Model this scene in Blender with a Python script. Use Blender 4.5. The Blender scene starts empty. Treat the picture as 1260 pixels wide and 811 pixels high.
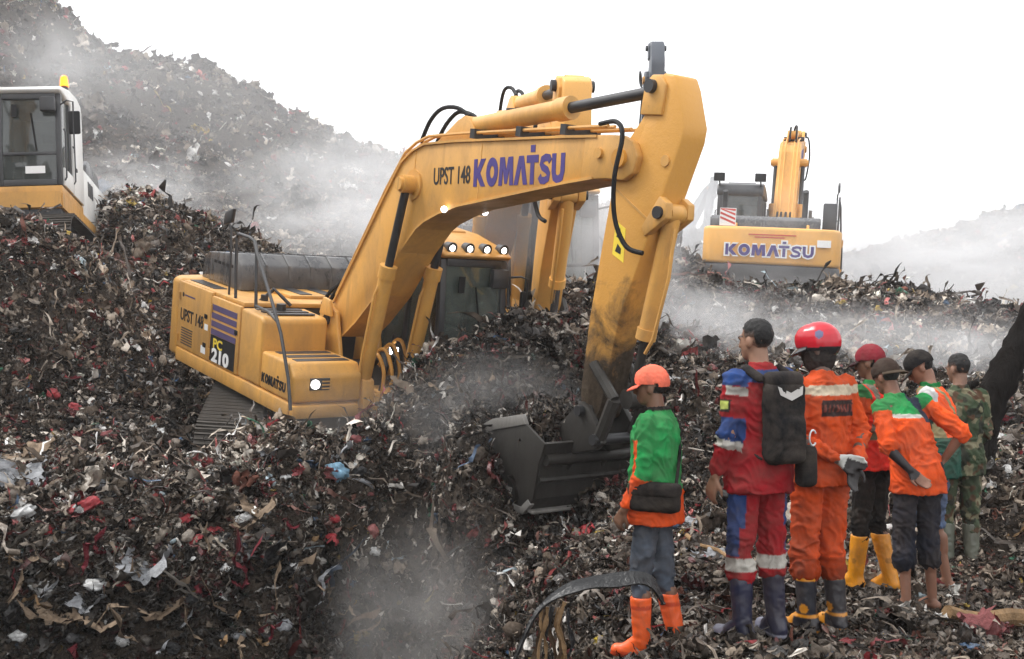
import bpy, bmesh, math, random
import numpy as np
from mathutils import Vector, Matrix, Euler

SC = bpy.context.scene
COL = SC.collection
R_ = math.radians
RNG = np.random.default_rng(7)
random.seed(7)

# ------------------------------------------------------------------ camera
CAM_Z = 1.75
cam_data = bpy.data.cameras.new('camera')
cam_data.lens = 40.0
cam_data.sensor_width = 36.0
cam_data.clip_start = 0.05
cam_data.clip_end = 3000
cam = bpy.data.objects.new('camera', cam_data)
COL.objects.link(cam)
cam.location = (0, 0, CAM_Z)
cam.rotation_euler = (R_(90), 0, 0)
SC.camera = cam

# ------------------------------------------------------------------ world: bright overcast
world = bpy.data.worlds.new('World')
SC.world = world
world.use_nodes = True
wn = world.node_tree.nodes
wl = world.node_tree.links
wn.clear()
SUN_EL, SUN_AZ = 55.0, -78.0         # high, veiled sun to the left of the camera
sky = wn.new('ShaderNodeTexSky')
sky.sky_type = 'NISHITA'
sky.sun_disc = False
sky.sun_elevation = R_(SUN_EL)
sky.sun_rotation = R_(SUN_AZ)
sky.air_density = 1.0
sky.dust_density = 6.0
sky.ozone_density = 1.0
hsv = wn.new('ShaderNodeHueSaturation')
hsv.inputs['Saturation'].default_value = 0.10
cl = wn.new('ShaderNodeMix')
cl.data_type = 'RGBA'
cl.inputs[0].default_value = 0.72     # cloud cover evens the sky out
cl.inputs[7].default_value = (11.0, 11.1, 11.3, 1)
bg = wn.new('ShaderNodeBackground')
bg.inputs['Strength'].default_value = 0.14
out = wn.new('ShaderNodeOutputWorld')
wl.new(sky.outputs[0], hsv.inputs['Color'])
wl.new(hsv.outputs[0], cl.inputs[6])
wl.new(cl.outputs[2], bg.inputs['Color'])
wl.new(bg.outputs[0], out.inputs['Surface'])

sun_data = bpy.data.lights.new('sun', 'SUN')
sun_data.energy = 1.5
sun_data.angle = R_(14)
sun_data.color = (1.0, 0.97, 0.92)
sun = bpy.data.objects.new('sun', sun_data)
COL.objects.link(sun)
_d = Vector((math.sin(R_(SUN_AZ)) * math.cos(R_(SUN_EL)), math.cos(R_(SUN_AZ)) * math.cos(R_(SUN_EL)), math.sin(R_(SUN_EL))))
sun.rotation_euler = (-_d).to_track_quat('-Z', 'Y').to_euler()
sun.location = (0, 0, 40)

SC.view_settings.view_transform = 'Standard'
SC.view_settings.look = 'None'
SC.view_settings.exposure = 0.5
SC.view_settings.gamma = 1.0
SC.view_settings.use_curve_mapping = False
SC.cycles.max_bounces = 6
SC.cycles.diffuse_bounces = 3
SC.cycles.glossy_bounces = 2
SC.cycles.transmission_bounces = 4
SC.cycles.transparent_max_bounces = 8
SC.cycles.volume_bounces = 2
SC.cycles.use_denoising = True
try:
    SC.cycles.denoiser = 'OPENIMAGEDENOISE'
except Exception:
    pass
SC.cycles.volume_step_rate = 3.0
SC.cycles.volume_max_steps = 96

# ------------------------------------------------------------------ materials
def newmat(name):
    m = bpy.data.materials.new(name)
    m.use_nodes = True
    nt = m.node_tree
    return m, nt.nodes, nt.links, nt.nodes['Principled BSDF']

def ramp(nodes, pts, interp='LINEAR'):
    r = nodes.new('ShaderNodeValToRGB')
    r.color_ramp.interpolation = interp
    el = r.color_ramp.elements
    while len(el) > 1:
        el.remove(el[-1])
    el[0].position = pts[0][0]; el[0].color = (*pts[0][1], 1)
    for p, c in pts[1:]:
        e = el.new(p); e.color = (*c, 1)
    return r

def noise(nodes, links, scale, detail=4, rough=.6, dist=0.0, vec=None):
    n = nodes.new('ShaderNodeTexNoise')
    n.inputs['Scale'].default_value = scale
    n.inputs['Detail'].default_value = detail
    n.inputs['Roughness'].default_value = rough
    n.inputs['Distortion'].default_value = dist
    if vec is not None:
        links.new(vec, n.inputs['Vector'])
    return n

def bump(nodes, links, b, src, strength, dist):
    bp = nodes.new('ShaderNodeBump')
    bp.inputs['Strength'].default_value = strength
    bp.inputs['Distance'].default_value = dist
    links.new(src, bp.inputs['Height'])
    links.new(bp.outputs[0], b.inputs['Normal'])

def M_simple(name, col, rough=.5, metal=0.0, var=.12, scale=6.0, emit=None, bmp=0.0):
    m, n, l, b = newmat(name)
    tc = n.new('ShaderNodeTexCoord')
    nz = noise(n, l, scale, 5, .6, 0, tc.outputs['Object'])
    c0 = tuple(max(0, c * (1 - var)) for c in col); c1 = tuple(min(1, c * (1 + var)) for c in col)
    rp = ramp(n, [(.3, c0), (.7, c1)])
    l.new(nz.outputs['Fac'], rp.inputs[0])
    l.new(rp.outputs[0], b.inputs['Base Color'])
    b.inputs['Roughness'].default_value = rough
    b.inputs['Metallic'].default_value = metal
    if emit:
        b.inputs['Emission Color'].default_value = (*emit[0], 1)
        b.inputs['Emission Strength'].default_value = emit[1]
    if bmp:
        bump(n, l, b, nz.outputs['Fac'], bmp, .02)
    return m

def M_paint(name, col, dirt=(.10, .075, .05), amount=.5, rough=.42, scale=1.6, spec=.5):
    """machine paint: colour, fine chips and streaky dirt with a shape of its own"""
    m, n, l, b = newmat(name)
    tc = n.new('ShaderNodeTexCoord')
    mp = n.new('ShaderNodeMapping')
    mp.inputs['Scale'].default_value = (1, 1, .45)
    l.new(tc.outputs['Object'], mp.inputs[0])
    n1 = noise(n, l, scale, 8, .68, .4, mp.outputs[0])
    n2 = noise(n, l, 26, 4, .7, 0, tc.outputs['Object'])
    r1 = ramp(n, [(.50 - .1 * amount, (0, 0, 0)), (.78, (1, 1, 1))])
    l.new(n1.outputs['Fac'], r1.inputs[0])
    r2 = ramp(n, [(.60, (0, 0, 0)), (.75, (1, 1, 1))])
    l.new(n2.outputs['Fac'], r2.inputs[0])
    mx = n.new('ShaderNodeMath'); mx.operation = 'MULTIPLY_ADD'
    l.new(r2.outputs[0], mx.inputs[0]); mx.inputs[1].default_value = .25 * amount
    mm = n.new('ShaderNodeMath'); mm.operation = 'MULTIPLY'
    l.new(r1.outputs[0], mm.inputs[0]); mm.inputs[1].default_value = .75 * amount
    l.new(mm.outputs[0], mx.inputs[2])
    ms = n.new('ShaderNodeMapping'); ms.inputs['Scale'].default_value = (9, 9, .7); l.new(tc.outputs['Object'], ms.inputs[0])
    n4 = noise(n, l, 1.0, 5, .65, .2, ms.outputs[0]); r4 = ramp(n, [(.56, (0, 0, 0)), (.74, (.55*amount,)*3)]); l.new(n4.outputs['Fac'], r4.inputs[0])
    n5 = noise(n, l, 70, 3, .6, 1.5, tc.outputs['Object']); r5 = ramp(n, [(.66, (0, 0, 0)), (.70, (.8*amount,)*3)]); l.new(n5.outputs['Fac'], r5.inputs[0])
    m4 = n.new('ShaderNodeMath'); m4.operation = 'MAXIMUM'; l.new(r4.outputs[0], m4.inputs[0]); l.new(r5.outputs[0], m4.inputs[1])
    m5 = n.new('ShaderNodeMath'); m5.operation = 'MAXIMUM'; l.new(m4.outputs[0], m5.inputs[0]); l.new(mx.outputs[0], m5.inputs[1]); mx = m5
    n3 = noise(n, l, .8, 3, .5, 0, tc.outputs['Object'])
    r3 = ramp(n, [(.3, tuple(c * .88 for c in col)), (.7, tuple(min(1, c * 1.06) for c in col))])
    l.new(n3.outputs['Fac'], r3.inputs[0])
    mix = n.new('ShaderNodeMix'); mix.data_type = 'RGBA'
    l.new(mx.outputs[0], mix.inputs[0])
    l.new(r3.outputs[0], mix.inputs[6]); mix.inputs[7].default_value = (*dirt, 1)
    l.new(mix.outputs[2], b.inputs['Base Color'])
    rr = n.new('ShaderNodeMath'); rr.operation = 'MULTIPLY_ADD'
    l.new(mx.outputs[0], rr.inputs[0]); rr.inputs[1].default_value = .45; rr.inputs[2].default_value = rough
    l.new(rr.outputs[0], b.inputs['Roughness'])
    sp = n.new('ShaderNodeMath'); sp.operation = 'MULTIPLY_ADD'; l.new(mx.outputs[0], sp.inputs[0]); sp.inputs[1].default_value = -spec*.7; sp.inputs[2].default_value = spec
    l.new(sp.outputs[0], b.inputs['Specular IOR Level'])
    bump(n, l, b, n2.outputs['Fac'], .12, .01)
    return m

MT = {}
MT['yellow'] = M_paint('yellow machine paint', (.67, .345, .078), (.20, .14, .085), amount=.95, rough=.40)
MT['yellow_dirty'] = M_paint('yellow paint caked with mud', (.66, .30, .04), (.035, .03, .026), amount=1.25, scale=1.1)
MT['pale_yellow'] = M_paint('faded yellow machine paint', (.76, .40, .10), amount=.5)
MT['black_panel'] = M_paint('dusty black sheet metal', (.035, .036, .04), (.13, .12, .11), amount=.6, rough=.38)
MT['hood_black'] = M_paint('black engine hood with dust and painted sheen', (.04, .041, .045), (.30, .29, .28), amount=.8, rough=.24)  # pale patches also put the sky's sheen into the colour
MT['black_rubber'] = M_simple('black rubber', (.010, .010, .011), .6)
MT['black_rubber'].node_tree.nodes['Principled BSDF'].inputs['Specular IOR Level'].default_value = .2
MT['dark_metal'] = M_simple('dark steel', (.05, .05, .052), .45, .6)
MT['muddy_steel'] = M_paint('muddy bucket steel', (.038, .035, .031), (.012, .010, .009), amount=1.0, rough=.42, scale=2.4, spec=.28)
MT['worn_steel'] = M_paint('scraped bright steel edge', (.22, .21, .195), (.05, .043, .036), amount=.9, rough=.35, scale=4)
MT['track_steel'] = M_paint('dusty track steel', (.095, .085, .075), (.03, .025, .021), amount=1.0, rough=.6, scale=3, spec=.3)
MT['chrome'] = M_simple('polished rod', (.42, .42, .43), .22, .9, .05)
MT['decal_blue'] = M_simple('blue violet decal', (.055, .035, .19), .45, 0, .1)
MT['decal_stripe'] = M_simple('grey violet stripe decal', (.10, .075, .16), .45, 0, .1)
MT['decal_black'] = M_simple('black decal', (.012, .012, .014), .45)
MT['decal_white'] = M_simple('white decal', (.8, .8, .79), .5, 0, .03)
MT['decal_red'] = M_simple('red decal', (.55, .05, .03), .5)
MT['decal_yellow'] = M_simple('yellow warning decal', (.80, .60, .05), .5)
MT['white_paint'] = M_paint('white machine paint', (.80, .80, .78), (.25, .23, .20), amount=.35)
MT['grey_paint'] = M_paint('grey machine paint', (.085, .095, .115), (.10, .10, .10), amount=.5)
MT['lamp'] = M_simple('lit work lamp', (.9, .9, .9), .3, emit=((1, .97, .92), 4.0))
MT['lamp_dim'] = M_simple('lit small lamp', (.9, .9, .9), .3, emit=((.92, .93, 1), 6.0))
MT['beacon_amber'] = M_simple('lit amber beacon', (.9, .4, .03), .3, emit=((1, .17, .01), 2.0))
MT['beacon_red'] = M_simple('red beacon', (.6, .03, .02), .25, emit=((1, .05, .02), .35))
MT['seat'] = M_simple('dark seat cloth', (.03, .035, .035), .8)

def M_armmud():
    m, n, l, b = newmat('yellow paint with caked mud towards the bucket end')
    tc = n.new('ShaderNodeTexCoord'); sx = n.new('ShaderNodeSeparateXYZ'); l.new(tc.outputs['Object'], sx.inputs[0])
    n1 = noise(n, l, 2.6, 8, .7, .5, tc.outputs['Object']); n2 = noise(n, l, 22, 5, .7, 0, tc.outputs['Object'])
    a = n.new('ShaderNodeMath'); a.operation = 'MULTIPLY_ADD'; l.new(n1.outputs['Fac'], a.inputs[0]); a.inputs[1].default_value = -2.2; l.new(sx.outputs[2], a.inputs[2])
    mr = n.new('ShaderNodeMapRange'); mr.inputs[1].default_value = 1.95; mr.inputs[2].default_value = 1.35; mr.inputs[3].default_value = .06; mr.inputs[4].default_value = .97; l.new(a.outputs[0], mr.inputs[0])
    r = ramp(n, [(.35, (.016, .014, .012)), (.65, (.06, .05, .04))]); l.new(n2.outputs['Fac'], r.inputs[0])
    mx = n.new('ShaderNodeMix'); mx.data_type = 'RGBA'; l.new(mr.outputs[0], mx.inputs[0]); mx.inputs[6].default_value = (.65, .33, .075, 1); l.new(r.outputs[0], mx.inputs[7])
    l.new(mx.outputs[2], b.inputs['Base Color']); b.inputs['Roughness'].default_value = .42
    b.inputs['Specular IOR Level'].default_value = .25
    bump(n, l, b, n2.outputs['Fac'], .3, .015); return m
MT['arm_mud'] = M_armmud()
def M_glass(name, tint, alpha):
    m, n, l, b = newmat(name)
    tr = n.new('ShaderNodeBsdfTransparent'); tr.inputs[0].default_value = (*tint, 1)
    gl = n.new('ShaderNodeBsdfGlossy'); gl.inputs['Roughness'].default_value = .04
    fr = n.new('ShaderNodeFresnel'); fr.inputs[0].default_value = 1.5
    ad = n.new('ShaderNodeMath'); ad.operation = 'ADD'; ad.inputs[1].default_value = .03
    l.new(fr.outputs[0], ad.inputs[0])
    mx = n.new('ShaderNodeMixShader'); l.new(ad.outputs[0], mx.inputs[0])
    l.new(tr.outputs[0], mx.inputs[1]); l.new(gl.outputs[0], mx.inputs[2])
    df = n.new('ShaderNodeBsdfDiffuse'); df.inputs[0].default_value = (.30, .33, .31, 1)
    nz = noise(n, l, 3, 5, .7)
    rp = ramp(n, [(.35, (alpha * .5,) * 3), (.75, (min(1, alpha * 1.8),) * 3)])
    l.new(nz.outputs['Fac'], rp.inputs[0])
    m2 = n.new('ShaderNodeMixShader'); l.new(rp.outputs[0], m2.inputs[0])
    l.new(mx.outputs[0], m2.inputs[1]); l.new(df.outputs[0], m2.inputs[2])
    l.new(m2.outputs[0], n['Material Output'].inputs['Surface'])
    return m
MT['glass'] = M_glass('dusty cab glass', (.80, .90, .86), .16)
MT['glass_dark'] = M_glass('dusty dark cab glass', (.42, .44, .45), .16)

# ------------------------------------------------------------------ mesh helpers
class MB:
    """collects shapes; build() links them as ONE mesh object"""
    def __init__(s): s.v = []; s.f = []
    def add(s, vs, fs):
        o = len(s.v); s.v += [tuple(map(float, p)) for p in vs]; s.f += [tuple(i + o for i in f) for f in fs]; return s
    def box(s, x0, x1, y0, y1, z0, z1):
        return s.add([(x0,y0,z0),(x1,y0,z0),(x1,y1,z0),(x0,y1,z0),(x0,y0,z1),(x1,y0,z1),(x1,y1,z1),(x0,y1,z1)],
                     [(0,3,2,1),(4,5,6,7),(0,1,5,4),(1,2,6,5),(2,3,7,6),(3,0,4,7)])
    def prism(s, poly, y0, y1):          # polygon in XZ, extruded along Y
        n = len(poly)
        a = sum(poly[i][0]*poly[(i+1)%n][1]-poly[(i+1)%n][0]*poly[i][1] for i in range(n))
        if a < 0: poly = poly[::-1]
        vs = [(x,y0,z) for x,z in poly] + [(x,y1,z) for x,z in poly]
        return s.add(vs, [tuple(range(n)), tuple(range(2*n-1, n-1, -1))] + [(i, i+n, (i+1)%n+n, (i+1)%n) for i in range(n)])
    def prismz(s, poly, z0, z1):
        n = len(poly)
        a = sum(poly[i][0]*poly[(i+1)%n][1]-poly[(i+1)%n][0]*poly[i][1] for i in range(n))
        if a < 0: poly = poly[::-1]
        vs = [(x,y,z0) for x,y in poly] + [(x,y,z1) for x,y in poly]
        return s.add(vs, [tuple(range(n-1,-1,-1)), tuple(range(n, 2*n))] + [(i, (i+1)%n, (i+1)%n+n, i+n) for i in range(n)])
    def cone(s, p, q, r0, r1=None, n=14, caps=True):
        p = Vector(p); q = Vector(q); r1 = r0 if r1 is None else r1
        d = (q-p).normalized(); a = d.orthogonal().normalized(); b = d.cross(a)
        vs = []
        for c, r in ((p, r0), (q, r1)):
            for i in range(n):
                t = 2*math.pi*i/n; vs.append(c + (a*math.cos(t)+b*math.sin(t))*r)
        fs = [(i, (i+1)%n, (i+1)%n+n, i+n) for i in range(n)]
        if caps: fs += [tuple(range(n-1,-1,-1)), tuple(range(n, 2*n))]
        return s.add(vs, fs)
    def tube(s, pts, r, n=8, rs=None):
        pts = [Vector(p) for p in pts]
        rings = []
        prev = None
        for i, p in enumerate(pts):
            d = (pts[min(i+1, len(pts)-1)] - pts[max(i-1, 0)]).normalized()
            if prev is None: a = d.orthogonal().normalized()
            else:
                a = prev - d*prev.dot(d); a = a.normalized() if a.length > 1e-6 else d.orthogonal().normalized()
            prev = a; b = d.cross(a); rr = rs[i] if rs else r
            rings.append([p + (a*math.cos(2*math.pi*k/n)+b*math.sin(2*math.pi*k/n))*rr for k in range(n)])
        vs = [v for rg in rings for v in rg]; m = len(pts)
        fs = [(i*n+k, i*n+(k+1)%n, (i+1)*n+(k+1)%n, (i+1)*n+k) for i in range(m-1) for k in range(n)]
        fs += [tuple(range(n-1,-1,-1)), tuple(range((m-1)*n, m*n))]
        return s.add(vs, fs)
    def sphere(s, c, r, n=12, m=8, sc=(1,1,1)):
        vs = [(c[0], c[1], c[2]-r*sc[2])]
        for j in range(1, m):
            ph = -math.pi/2 + math.pi*j/m
            for i in range(n):
                t = 2*math.pi*i/n
                vs.append((c[0]+r*sc[0]*math.cos(ph)*math.cos(t), c[1]+r*sc[1]*math.cos(ph)*math.sin(t), c[2]+r*sc[2]*math.sin(ph)))
        vs.append((c[0], c[1], c[2]+r*sc[2]))
        fs = [(0, 1+(i+1)%n, 1+i) for i in range(n)]
        for j in range(m-2):
            for i in range(n):
                a = 1+j*n; fs.append((a+i, a+(i+1)%n, a+n+(i+1)%n, a+n+i))
        L = len(vs)-1; a = 1+(m-2)*n
        fs += [(a+i, a+(i+1)%n, L) for i in range(n)]
        return s.add(vs, fs)
    def mesh(s, name, bevel=0.0, seg=2, smooth=38):
        me = bpy.data.meshes.new(name)
        me.from_pydata(s.v, [], s.f)
        bm = bmesh.new(); bm.from_mesh(me)
        bmesh.ops.recalc_face_normals(bm, faces=bm.faces)
        if bevel:
            ed = [e for e in bm.edges if len(e.link_faces) == 2 and e.calc_face_angle(0) > R_(32)]
            bmesh.ops.bevel(bm, geom=ed, offset=bevel, segments=seg, profile=.5, affect='EDGES', clamp_overlap=True)
        bm.to_mesh(me); bm.free()
        me.polygons.foreach_set('use_smooth', [True]*len(me.polygons))
        me.set_sharp_from_angle(angle=R_(smooth))
        me.update()
        return me
    def build(s, name, mat, parent=None, M=None, bevel=0.0, seg=2, smooth=38):
        return link(name, s.mesh(name, bevel, seg, smooth), mat, parent, M)

def link(name, me, mat=None, parent=None, M=None):
    o = bpy.data.objects.new(name, me)
    COL.objects.link(o)
    if mat is not None and len(me.materials) == 0:
        me.materials.append(mat)
    if parent is not None: o.parent = parent
    if M is not None: o.matrix_basis = M
    return o

def empty(name, M=None, loc=None):
    o = bpy.data.objects.new(name, None)
    o.empty_display_size = .2
    COL.objects.link(o)
    if M is not None: o.matrix_basis = M
    if loc is not None: o.location = loc
    return o

def tag(o, label=None, cat=None, group=None, kind=None):
    if label: o['label'] = label
    if cat: o['category'] = cat
    if group: o['group'] = group
    if kind: o['kind'] = kind
    return o

def px(u, v, Y):
    """point at distance Y (metres, along the view axis) behind a place in the photograph"""
    return Vector(((u-630)/1400*Y, Y, CAM_Z + (405-v)/1400*Y))

def smooth_path(pts, m=6):
    pts = [Vector(p) for p in pts]; out = []
    for i in range(len(pts)-1):
        p0 = pts[max(i-1, 0)]; p1 = pts[i]; p2_ = pts[i+1]; p3 = pts[min(i+2, len(pts)-1)]
        for k in range(m):
            t = k/m
            out.append(.5*((2*p1)+(p2_-p0)*t+(2*p0-5*p1+4*p2_-p3)*t*t+(3*p1-p0-3*p2_+p3)*t**3))
    return out+[pts[-1]]

# ------------------------------------------------------------------ value noise (numpy)
_perm = np.random.default_rng(3).permutation(256)
_perm = np.concatenate([_perm, _perm, _perm])
_grad = np.random.default_rng(5).normal(size=(256, 3)); _grad /= np.linalg.norm(_grad, axis=1)[:, None]
def pnoise(P):
    """gradient noise, P (...,3) -> about -1..1"""
    P = np.asarray(P, float)
    I = np.floor(P).astype(int); F = P - I; I &= 255
    W = F*F*F*(F*(F*6-15)+10)
    res = 0
    for dx in (0, 1):
        wx = W[..., 0] if dx else 1-W[..., 0]
        for dy in (0, 1):
            wy = W[..., 1] if dy else 1-W[..., 1]
            for dz in (0, 1):
                wz = W[..., 2] if dz else 1-W[..., 2]
                h = _perm[_perm[_perm[(I[..., 0]+dx) & 255] + ((I[..., 1]+dy) & 255)] + ((I[..., 2]+dz) & 255)]
                g = _grad[h]
                d = g[..., 0]*(F[..., 0]-dx) + g[..., 1]*(F[..., 1]-dy) + g[..., 2]*(F[..., 2]-dz)
                res = res + wx*wy*wz*d
    return res*1.6
def p2(x, y, s, off=0.0):
    return pnoise(np.stack([x/s+off, y/s-off*.7, np.full_like(x, off*1.3+.37)], -1))
# ------------------------------------------------------------------ the ground: one sheet of refuse
CP = []
def W_(x, y, z): CP.append((x, y, z))
def U_(u, v, Y): p = px(u, v, Y); CP.append((p.x, p.y, p.z))
for a in [(-.5,.5,0),(1,1,0),(3,2,0),(-3,1,0),(0,3,0),(.8,5,0),(2,5,0),(4,5,0),(.9,6.2,-.02),(1.3,6.4,0),(1.8,6.7,0),(2.4,7.6,0),(2.6,7.1,0),
          (3.0,8.2,-.03),(3.6,8.3,0),(5,7.5,.1),(4,6,.03),(.75,6.6,-.08),(7,7,.3),(9,3,0),(9,10,.9),(1.2,7.3,-.02),(2.0,8.4,.0),
          (-1.5,3,-.5),(-2.5,4.5,-1.3),(-1.2,5.5,-1.3),(-3.5,7.5,-2.2),(-2.5,8.2,-2.0),(-5,8.2,-2.1),(-1.6,8.4,-1.6),(-1.3,7.2,-1.5),(0,5,-.7),(.1,6.2,-.9),(-6,5,-1.5),(-8,7,-1.0),(-.6,8.2,-1.1),(.35,7.0,-.5)]:
    W_(*a)
for a in [(60,811,9.5),(200,811,9.55),(320,811,9.5),(390,811,9.35),(335,690,9.9),(350,760,9.75),(440,811,10.3),(520,790,10.8),(470,740,11.0),(420,720,10.6),(560,811,9.6),(600,765,9.8),(640,800,8.2),(100,735,9.75),(300,745,9.7),(0,655,10.0),(100,660,10.0),(200,668,10.0),(300,676,9.95),(-150,655,10.0),(0,600,10.9),(150,607,10.9),(300,632,10.5),
          (470,640,11.0),(560,690,10.4),(640,700,9.6),(540,598,10.8),(600,660,10.3),(650,655,10.6),(710,645,10.4),(690,700,8.8),(760,640,10.2),
          (860,640,9.2),(860,720,7.6),(940,640,9.6),(1060,640,9.8),(1160,640,9.3),
          (250,603,10.9),(300,592,11.0),(350,563,11.1),(400,548,11.4),(470,528,11.8),(520,500,12.0),(180,588,11.8),(292,548,12.0),(322,520,12.4),(220,588,11.7),
          (525,452,12.5),(560,426,12.9),(620,394,13.1),(655,400,12.9),(705,384,13.2),(690,430,12.6),(580,470,12.2),(606,474,11.75),(655,464,12.1),(588,512,11.2),(560,500,11.8),(562,535,11.2),
          (700,352,15.2),(660,378,14.6),(725,342,16),(640,400,13.6),(745,400,14.5),(740,470,13),(760,560,11.6),
          (150,560,12.6),(60,560,12.6),(-100,560,12.5),(100,480,15),(200,468,15.6),(60,400,18),(190,400,18.4),(-100,400,18),(-10,280,17.0),(40,282,17.1),(80,290,17.3),(125,306,17.8),(-120,282,17),
          (150,238,22),(190,252,22),(250,275,22.5),(300,296,22),(360,330,22),(430,345,22),(-150,240,25),
          (800,400,16.5),(830,430,15),(830,480,13),(880,480,12.5),(870,560,10.6),(960,470,13),(1000,540,11),(1080,480,13),(1180,480,13),(1210,590,8.9),(1250,560,10),(1250,480,13),
          (845,316,23.5),(800,345,22),(760,345,24),(870,360,20.5),(950,356,20),(1030,356,20),(1100,360,20),(1180,375,20),(1250,392,20),(1350,390,22),(900,400,17.5),(1050,410,17),(1180,430,16.5)]:
    U_(*a)
for a in [(-2.24,12.6,-.15),(-4.0,14.5,.05),(-4.83,15.78,.45),(.17,14.1,-.1),(-2.43,17.58,.5),(-2.4,15.1,.1),(-1.5,18.8,.65),(.8,17.2,1.3),(-1.0,22.5,1.2),(1.6,20,1.4),(-2,24,1.6),
          (4.5,24,1.9),(5.7,25.2,1.72),(7,24,1.9),(5.5,27,1.7),(-.47,20,.72),(-.3,18.3,.7),(-8.7,19.6,2.4),(-9.3,21.5,2.5),(4.14,35.2,-.75),(4.14,32,-.6),(11.2,75,4.1),(3,27,1.8),(3.5,30,.2),(2,34,-.3),(-8,28,3.3),(-4,27,2.6),(8,32,1.6),(14,30,1.5),(14,24,2.0)]:
    W_(*a)
for a in [(60,250,34),(200,236,34),(300,262,36),(430,275,38),(520,290,40),(640,300,42),(740,300,46),
          (-250,-110,46),(-100,-90,46),(0,-24,46),(50,5,47),(130,73,49),(240,92,52),(300,112,54),(350,148,56),(430,177,58),(490,192,60),(600,226,65),(700,252,70),(760,268,75),(840,300,85),
          (60,120,41),(200,170,43),(330,205,46),(450,232,49),
          (900,330,90),(1000,328,90),(1040,325,80),(1130,302,82),(1200,282,84),(1260,262,86),(1400,222,88),(1600,200,90),(1000,350,50),(1150,348,48),(1300,335,48)]:
    U_(*a)
for a in [(-60,70,12),(-40,85,9),(-20,100,7),(5,110,5),(30,120,6),(70,120,14),(90,70,12),(-90,40,14),(0,170,4),(-110,120,8),(120,150,10)]:
    W_(*a)
CP = np.array(CP, float)
def warp(x, y):
    yy = np.maximum(y, .4)
    return np.stack([x/(yy+2.0)*2.2, np.log(yy+1.0)*1.25], -1)
_cw = warp(CP[:, 0], CP[:, 1])
_C0 = .045
_K = np.sqrt(((_cw[:, None]-_cw[None])**2).sum(-1) + _C0**2)
_n = len(CP)
_A = np.zeros((_n+1, _n+1)); _A[:_n, :_n] = _K + np.eye(_n)*(-.004); _A[:_n, _n] = 1; _A[_n, :_n] = 1
_wt = np.linalg.solve(_A, np.concatenate([CP[:, 2], [0]]))
FLAT = [(1.3,6.4),(.8,6.45),(1.75,6.7),(2.35,7.6),(2.6,7.15),(3.0,8.0),(3.35,8.3)]
def hbase(x, y):
    sh = x.shape; x = x.ravel(); y = y.ravel(); q = warp(x, y); o = np.empty(len(x))
    for i in range(0, len(x), 40000):
        d = np.sqrt(((q[i:i+40000, None]-_cw[None])**2).sum(-1) + _C0**2)
        o[i:i+40000] = d @ _wt[:_n] + _wt[_n]
    return o.reshape(sh)
def height(x, y):
    x = np.asarray(x, float); y = np.asarray(y, float)
    z = hbase(x, y)
    far = np.clip((y-24)/20, 0, 1)
    led = np.clip(1-(y-8.6)/1.2, 0, 1)*np.clip((x-.4)/.7, 0, 1)*np.clip((y-2)/2, 0, 1)
    k = (1-.72*led)
    amp = k*(.20*p2(x, y, 1.7, 1.1) + .17*(.30-np.abs(p2(x, y, .85, 2.3))) + .075*(.28-np.abs(p2(x, y, .38, 3.9)))*1.6) * np.clip((y-1.5)/3, .2, 1)
    rg = 1-np.abs(p2(x, y, 9.0, 5.2)); rg2 = 1-np.abs(p2(x, y, 4.0, 6.7))
    amp = amp + far*(1.5*(rg-.72) + .75*(rg2-.72) + .5*p2(x, y, 2.2, 8.1) + .25*p2(x, y, 1.0, 9.4))
    return z + amp

# tessellation: finer near, coarser far
_us = np.concatenate([np.linspace(-1.7, -.56, 50)[:-1], np.linspace(-.56, .56, 620), np.linspace(.56, 1.7, 50)[1:]])
_ys = np.concatenate([np.linspace(-2.0, 4.4, 40)[:-1], np.exp(np.linspace(np.log(4.4), np.log(30), 330))[:-1], np.exp(np.linspace(np.log(30), np.log(190), 150))])
_UU, _YY = np.meshgrid(_us, _ys)
_GX = _UU*(np.maximum(_YY, 0)+3.0); _GY = _YY
_GZ = height(_GX, _GY)
def grid_mesh(name, X, Y, Z):
    r, c = X.shape
    co = np.stack([X, Y, Z], -1).reshape(-1, 3)
    idx = np.arange(r*c).reshape(r, c)
    f = np.stack([idx[:-1, :-1], idx[:-1, 1:], idx[1:, 1:], idx[1:, :-1]], -1).reshape(-1, 4)
    me = bpy.data.meshes.new(name)
    me.vertices.add(len(co)); me.vertices.foreach_set('co', co.ravel())
    me.loops.add(f.size); me.loops.foreach_set('vertex_index', f.ravel().astype(np.int32))
    me.polygons.add(len(f)); me.polygons.foreach_set('loop_start', np.arange(0, f.size, 4, dtype=np.int32))
    me.polygons.foreach_set('use_smooth', np.ones(len(f), bool))
    me.update(); me.validate()
    return me
m, n, l, b = newmat('compacted dark refuse')
tc = n.new('ShaderNodeTexCoord')
n1 = noise(n, l, 9.0, 9, .8, .8, tc.outputs['Object']); n2 = noise(n, l, 14, 6, .75, .3, tc.outputs['Object'])
vo = n.new('ShaderNodeTexVoronoi'); vo.inputs['Scale'].default_value = 9; l.new(tc.outputs['Object'], vo.inputs['Vector'])
r1 = ramp(n, [(.30, (.012, .010, .008)), (.45, (.032, .026, .021)), (.58, (.075, .062, .05)), (.72, (.17, .145, .12))])
l.new(n1.outputs['Fac'], r1.inputs[0])
r2 = ramp(n, [(.0, (.35, .33, .31)), (.35, (.8, .75, .7)), (.8, (1.25, 1.2, 1.2))]); l.new(n2.outputs['Fac'], r2.inputs[0])
mx = n.new('ShaderNodeMix'); mx.data_type = 'RGBA'; mx.blend_type = 'MULTIPLY'; mx.inputs[0].default_value = 1
l.new(r1.outputs[0], mx.inputs[6]); l.new(r2.outputs[0], mx.inputs[7]); l.new(mx.outputs[2], b.inputs['Base Color'])
b.inputs['Roughness'].default_value = .8
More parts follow.
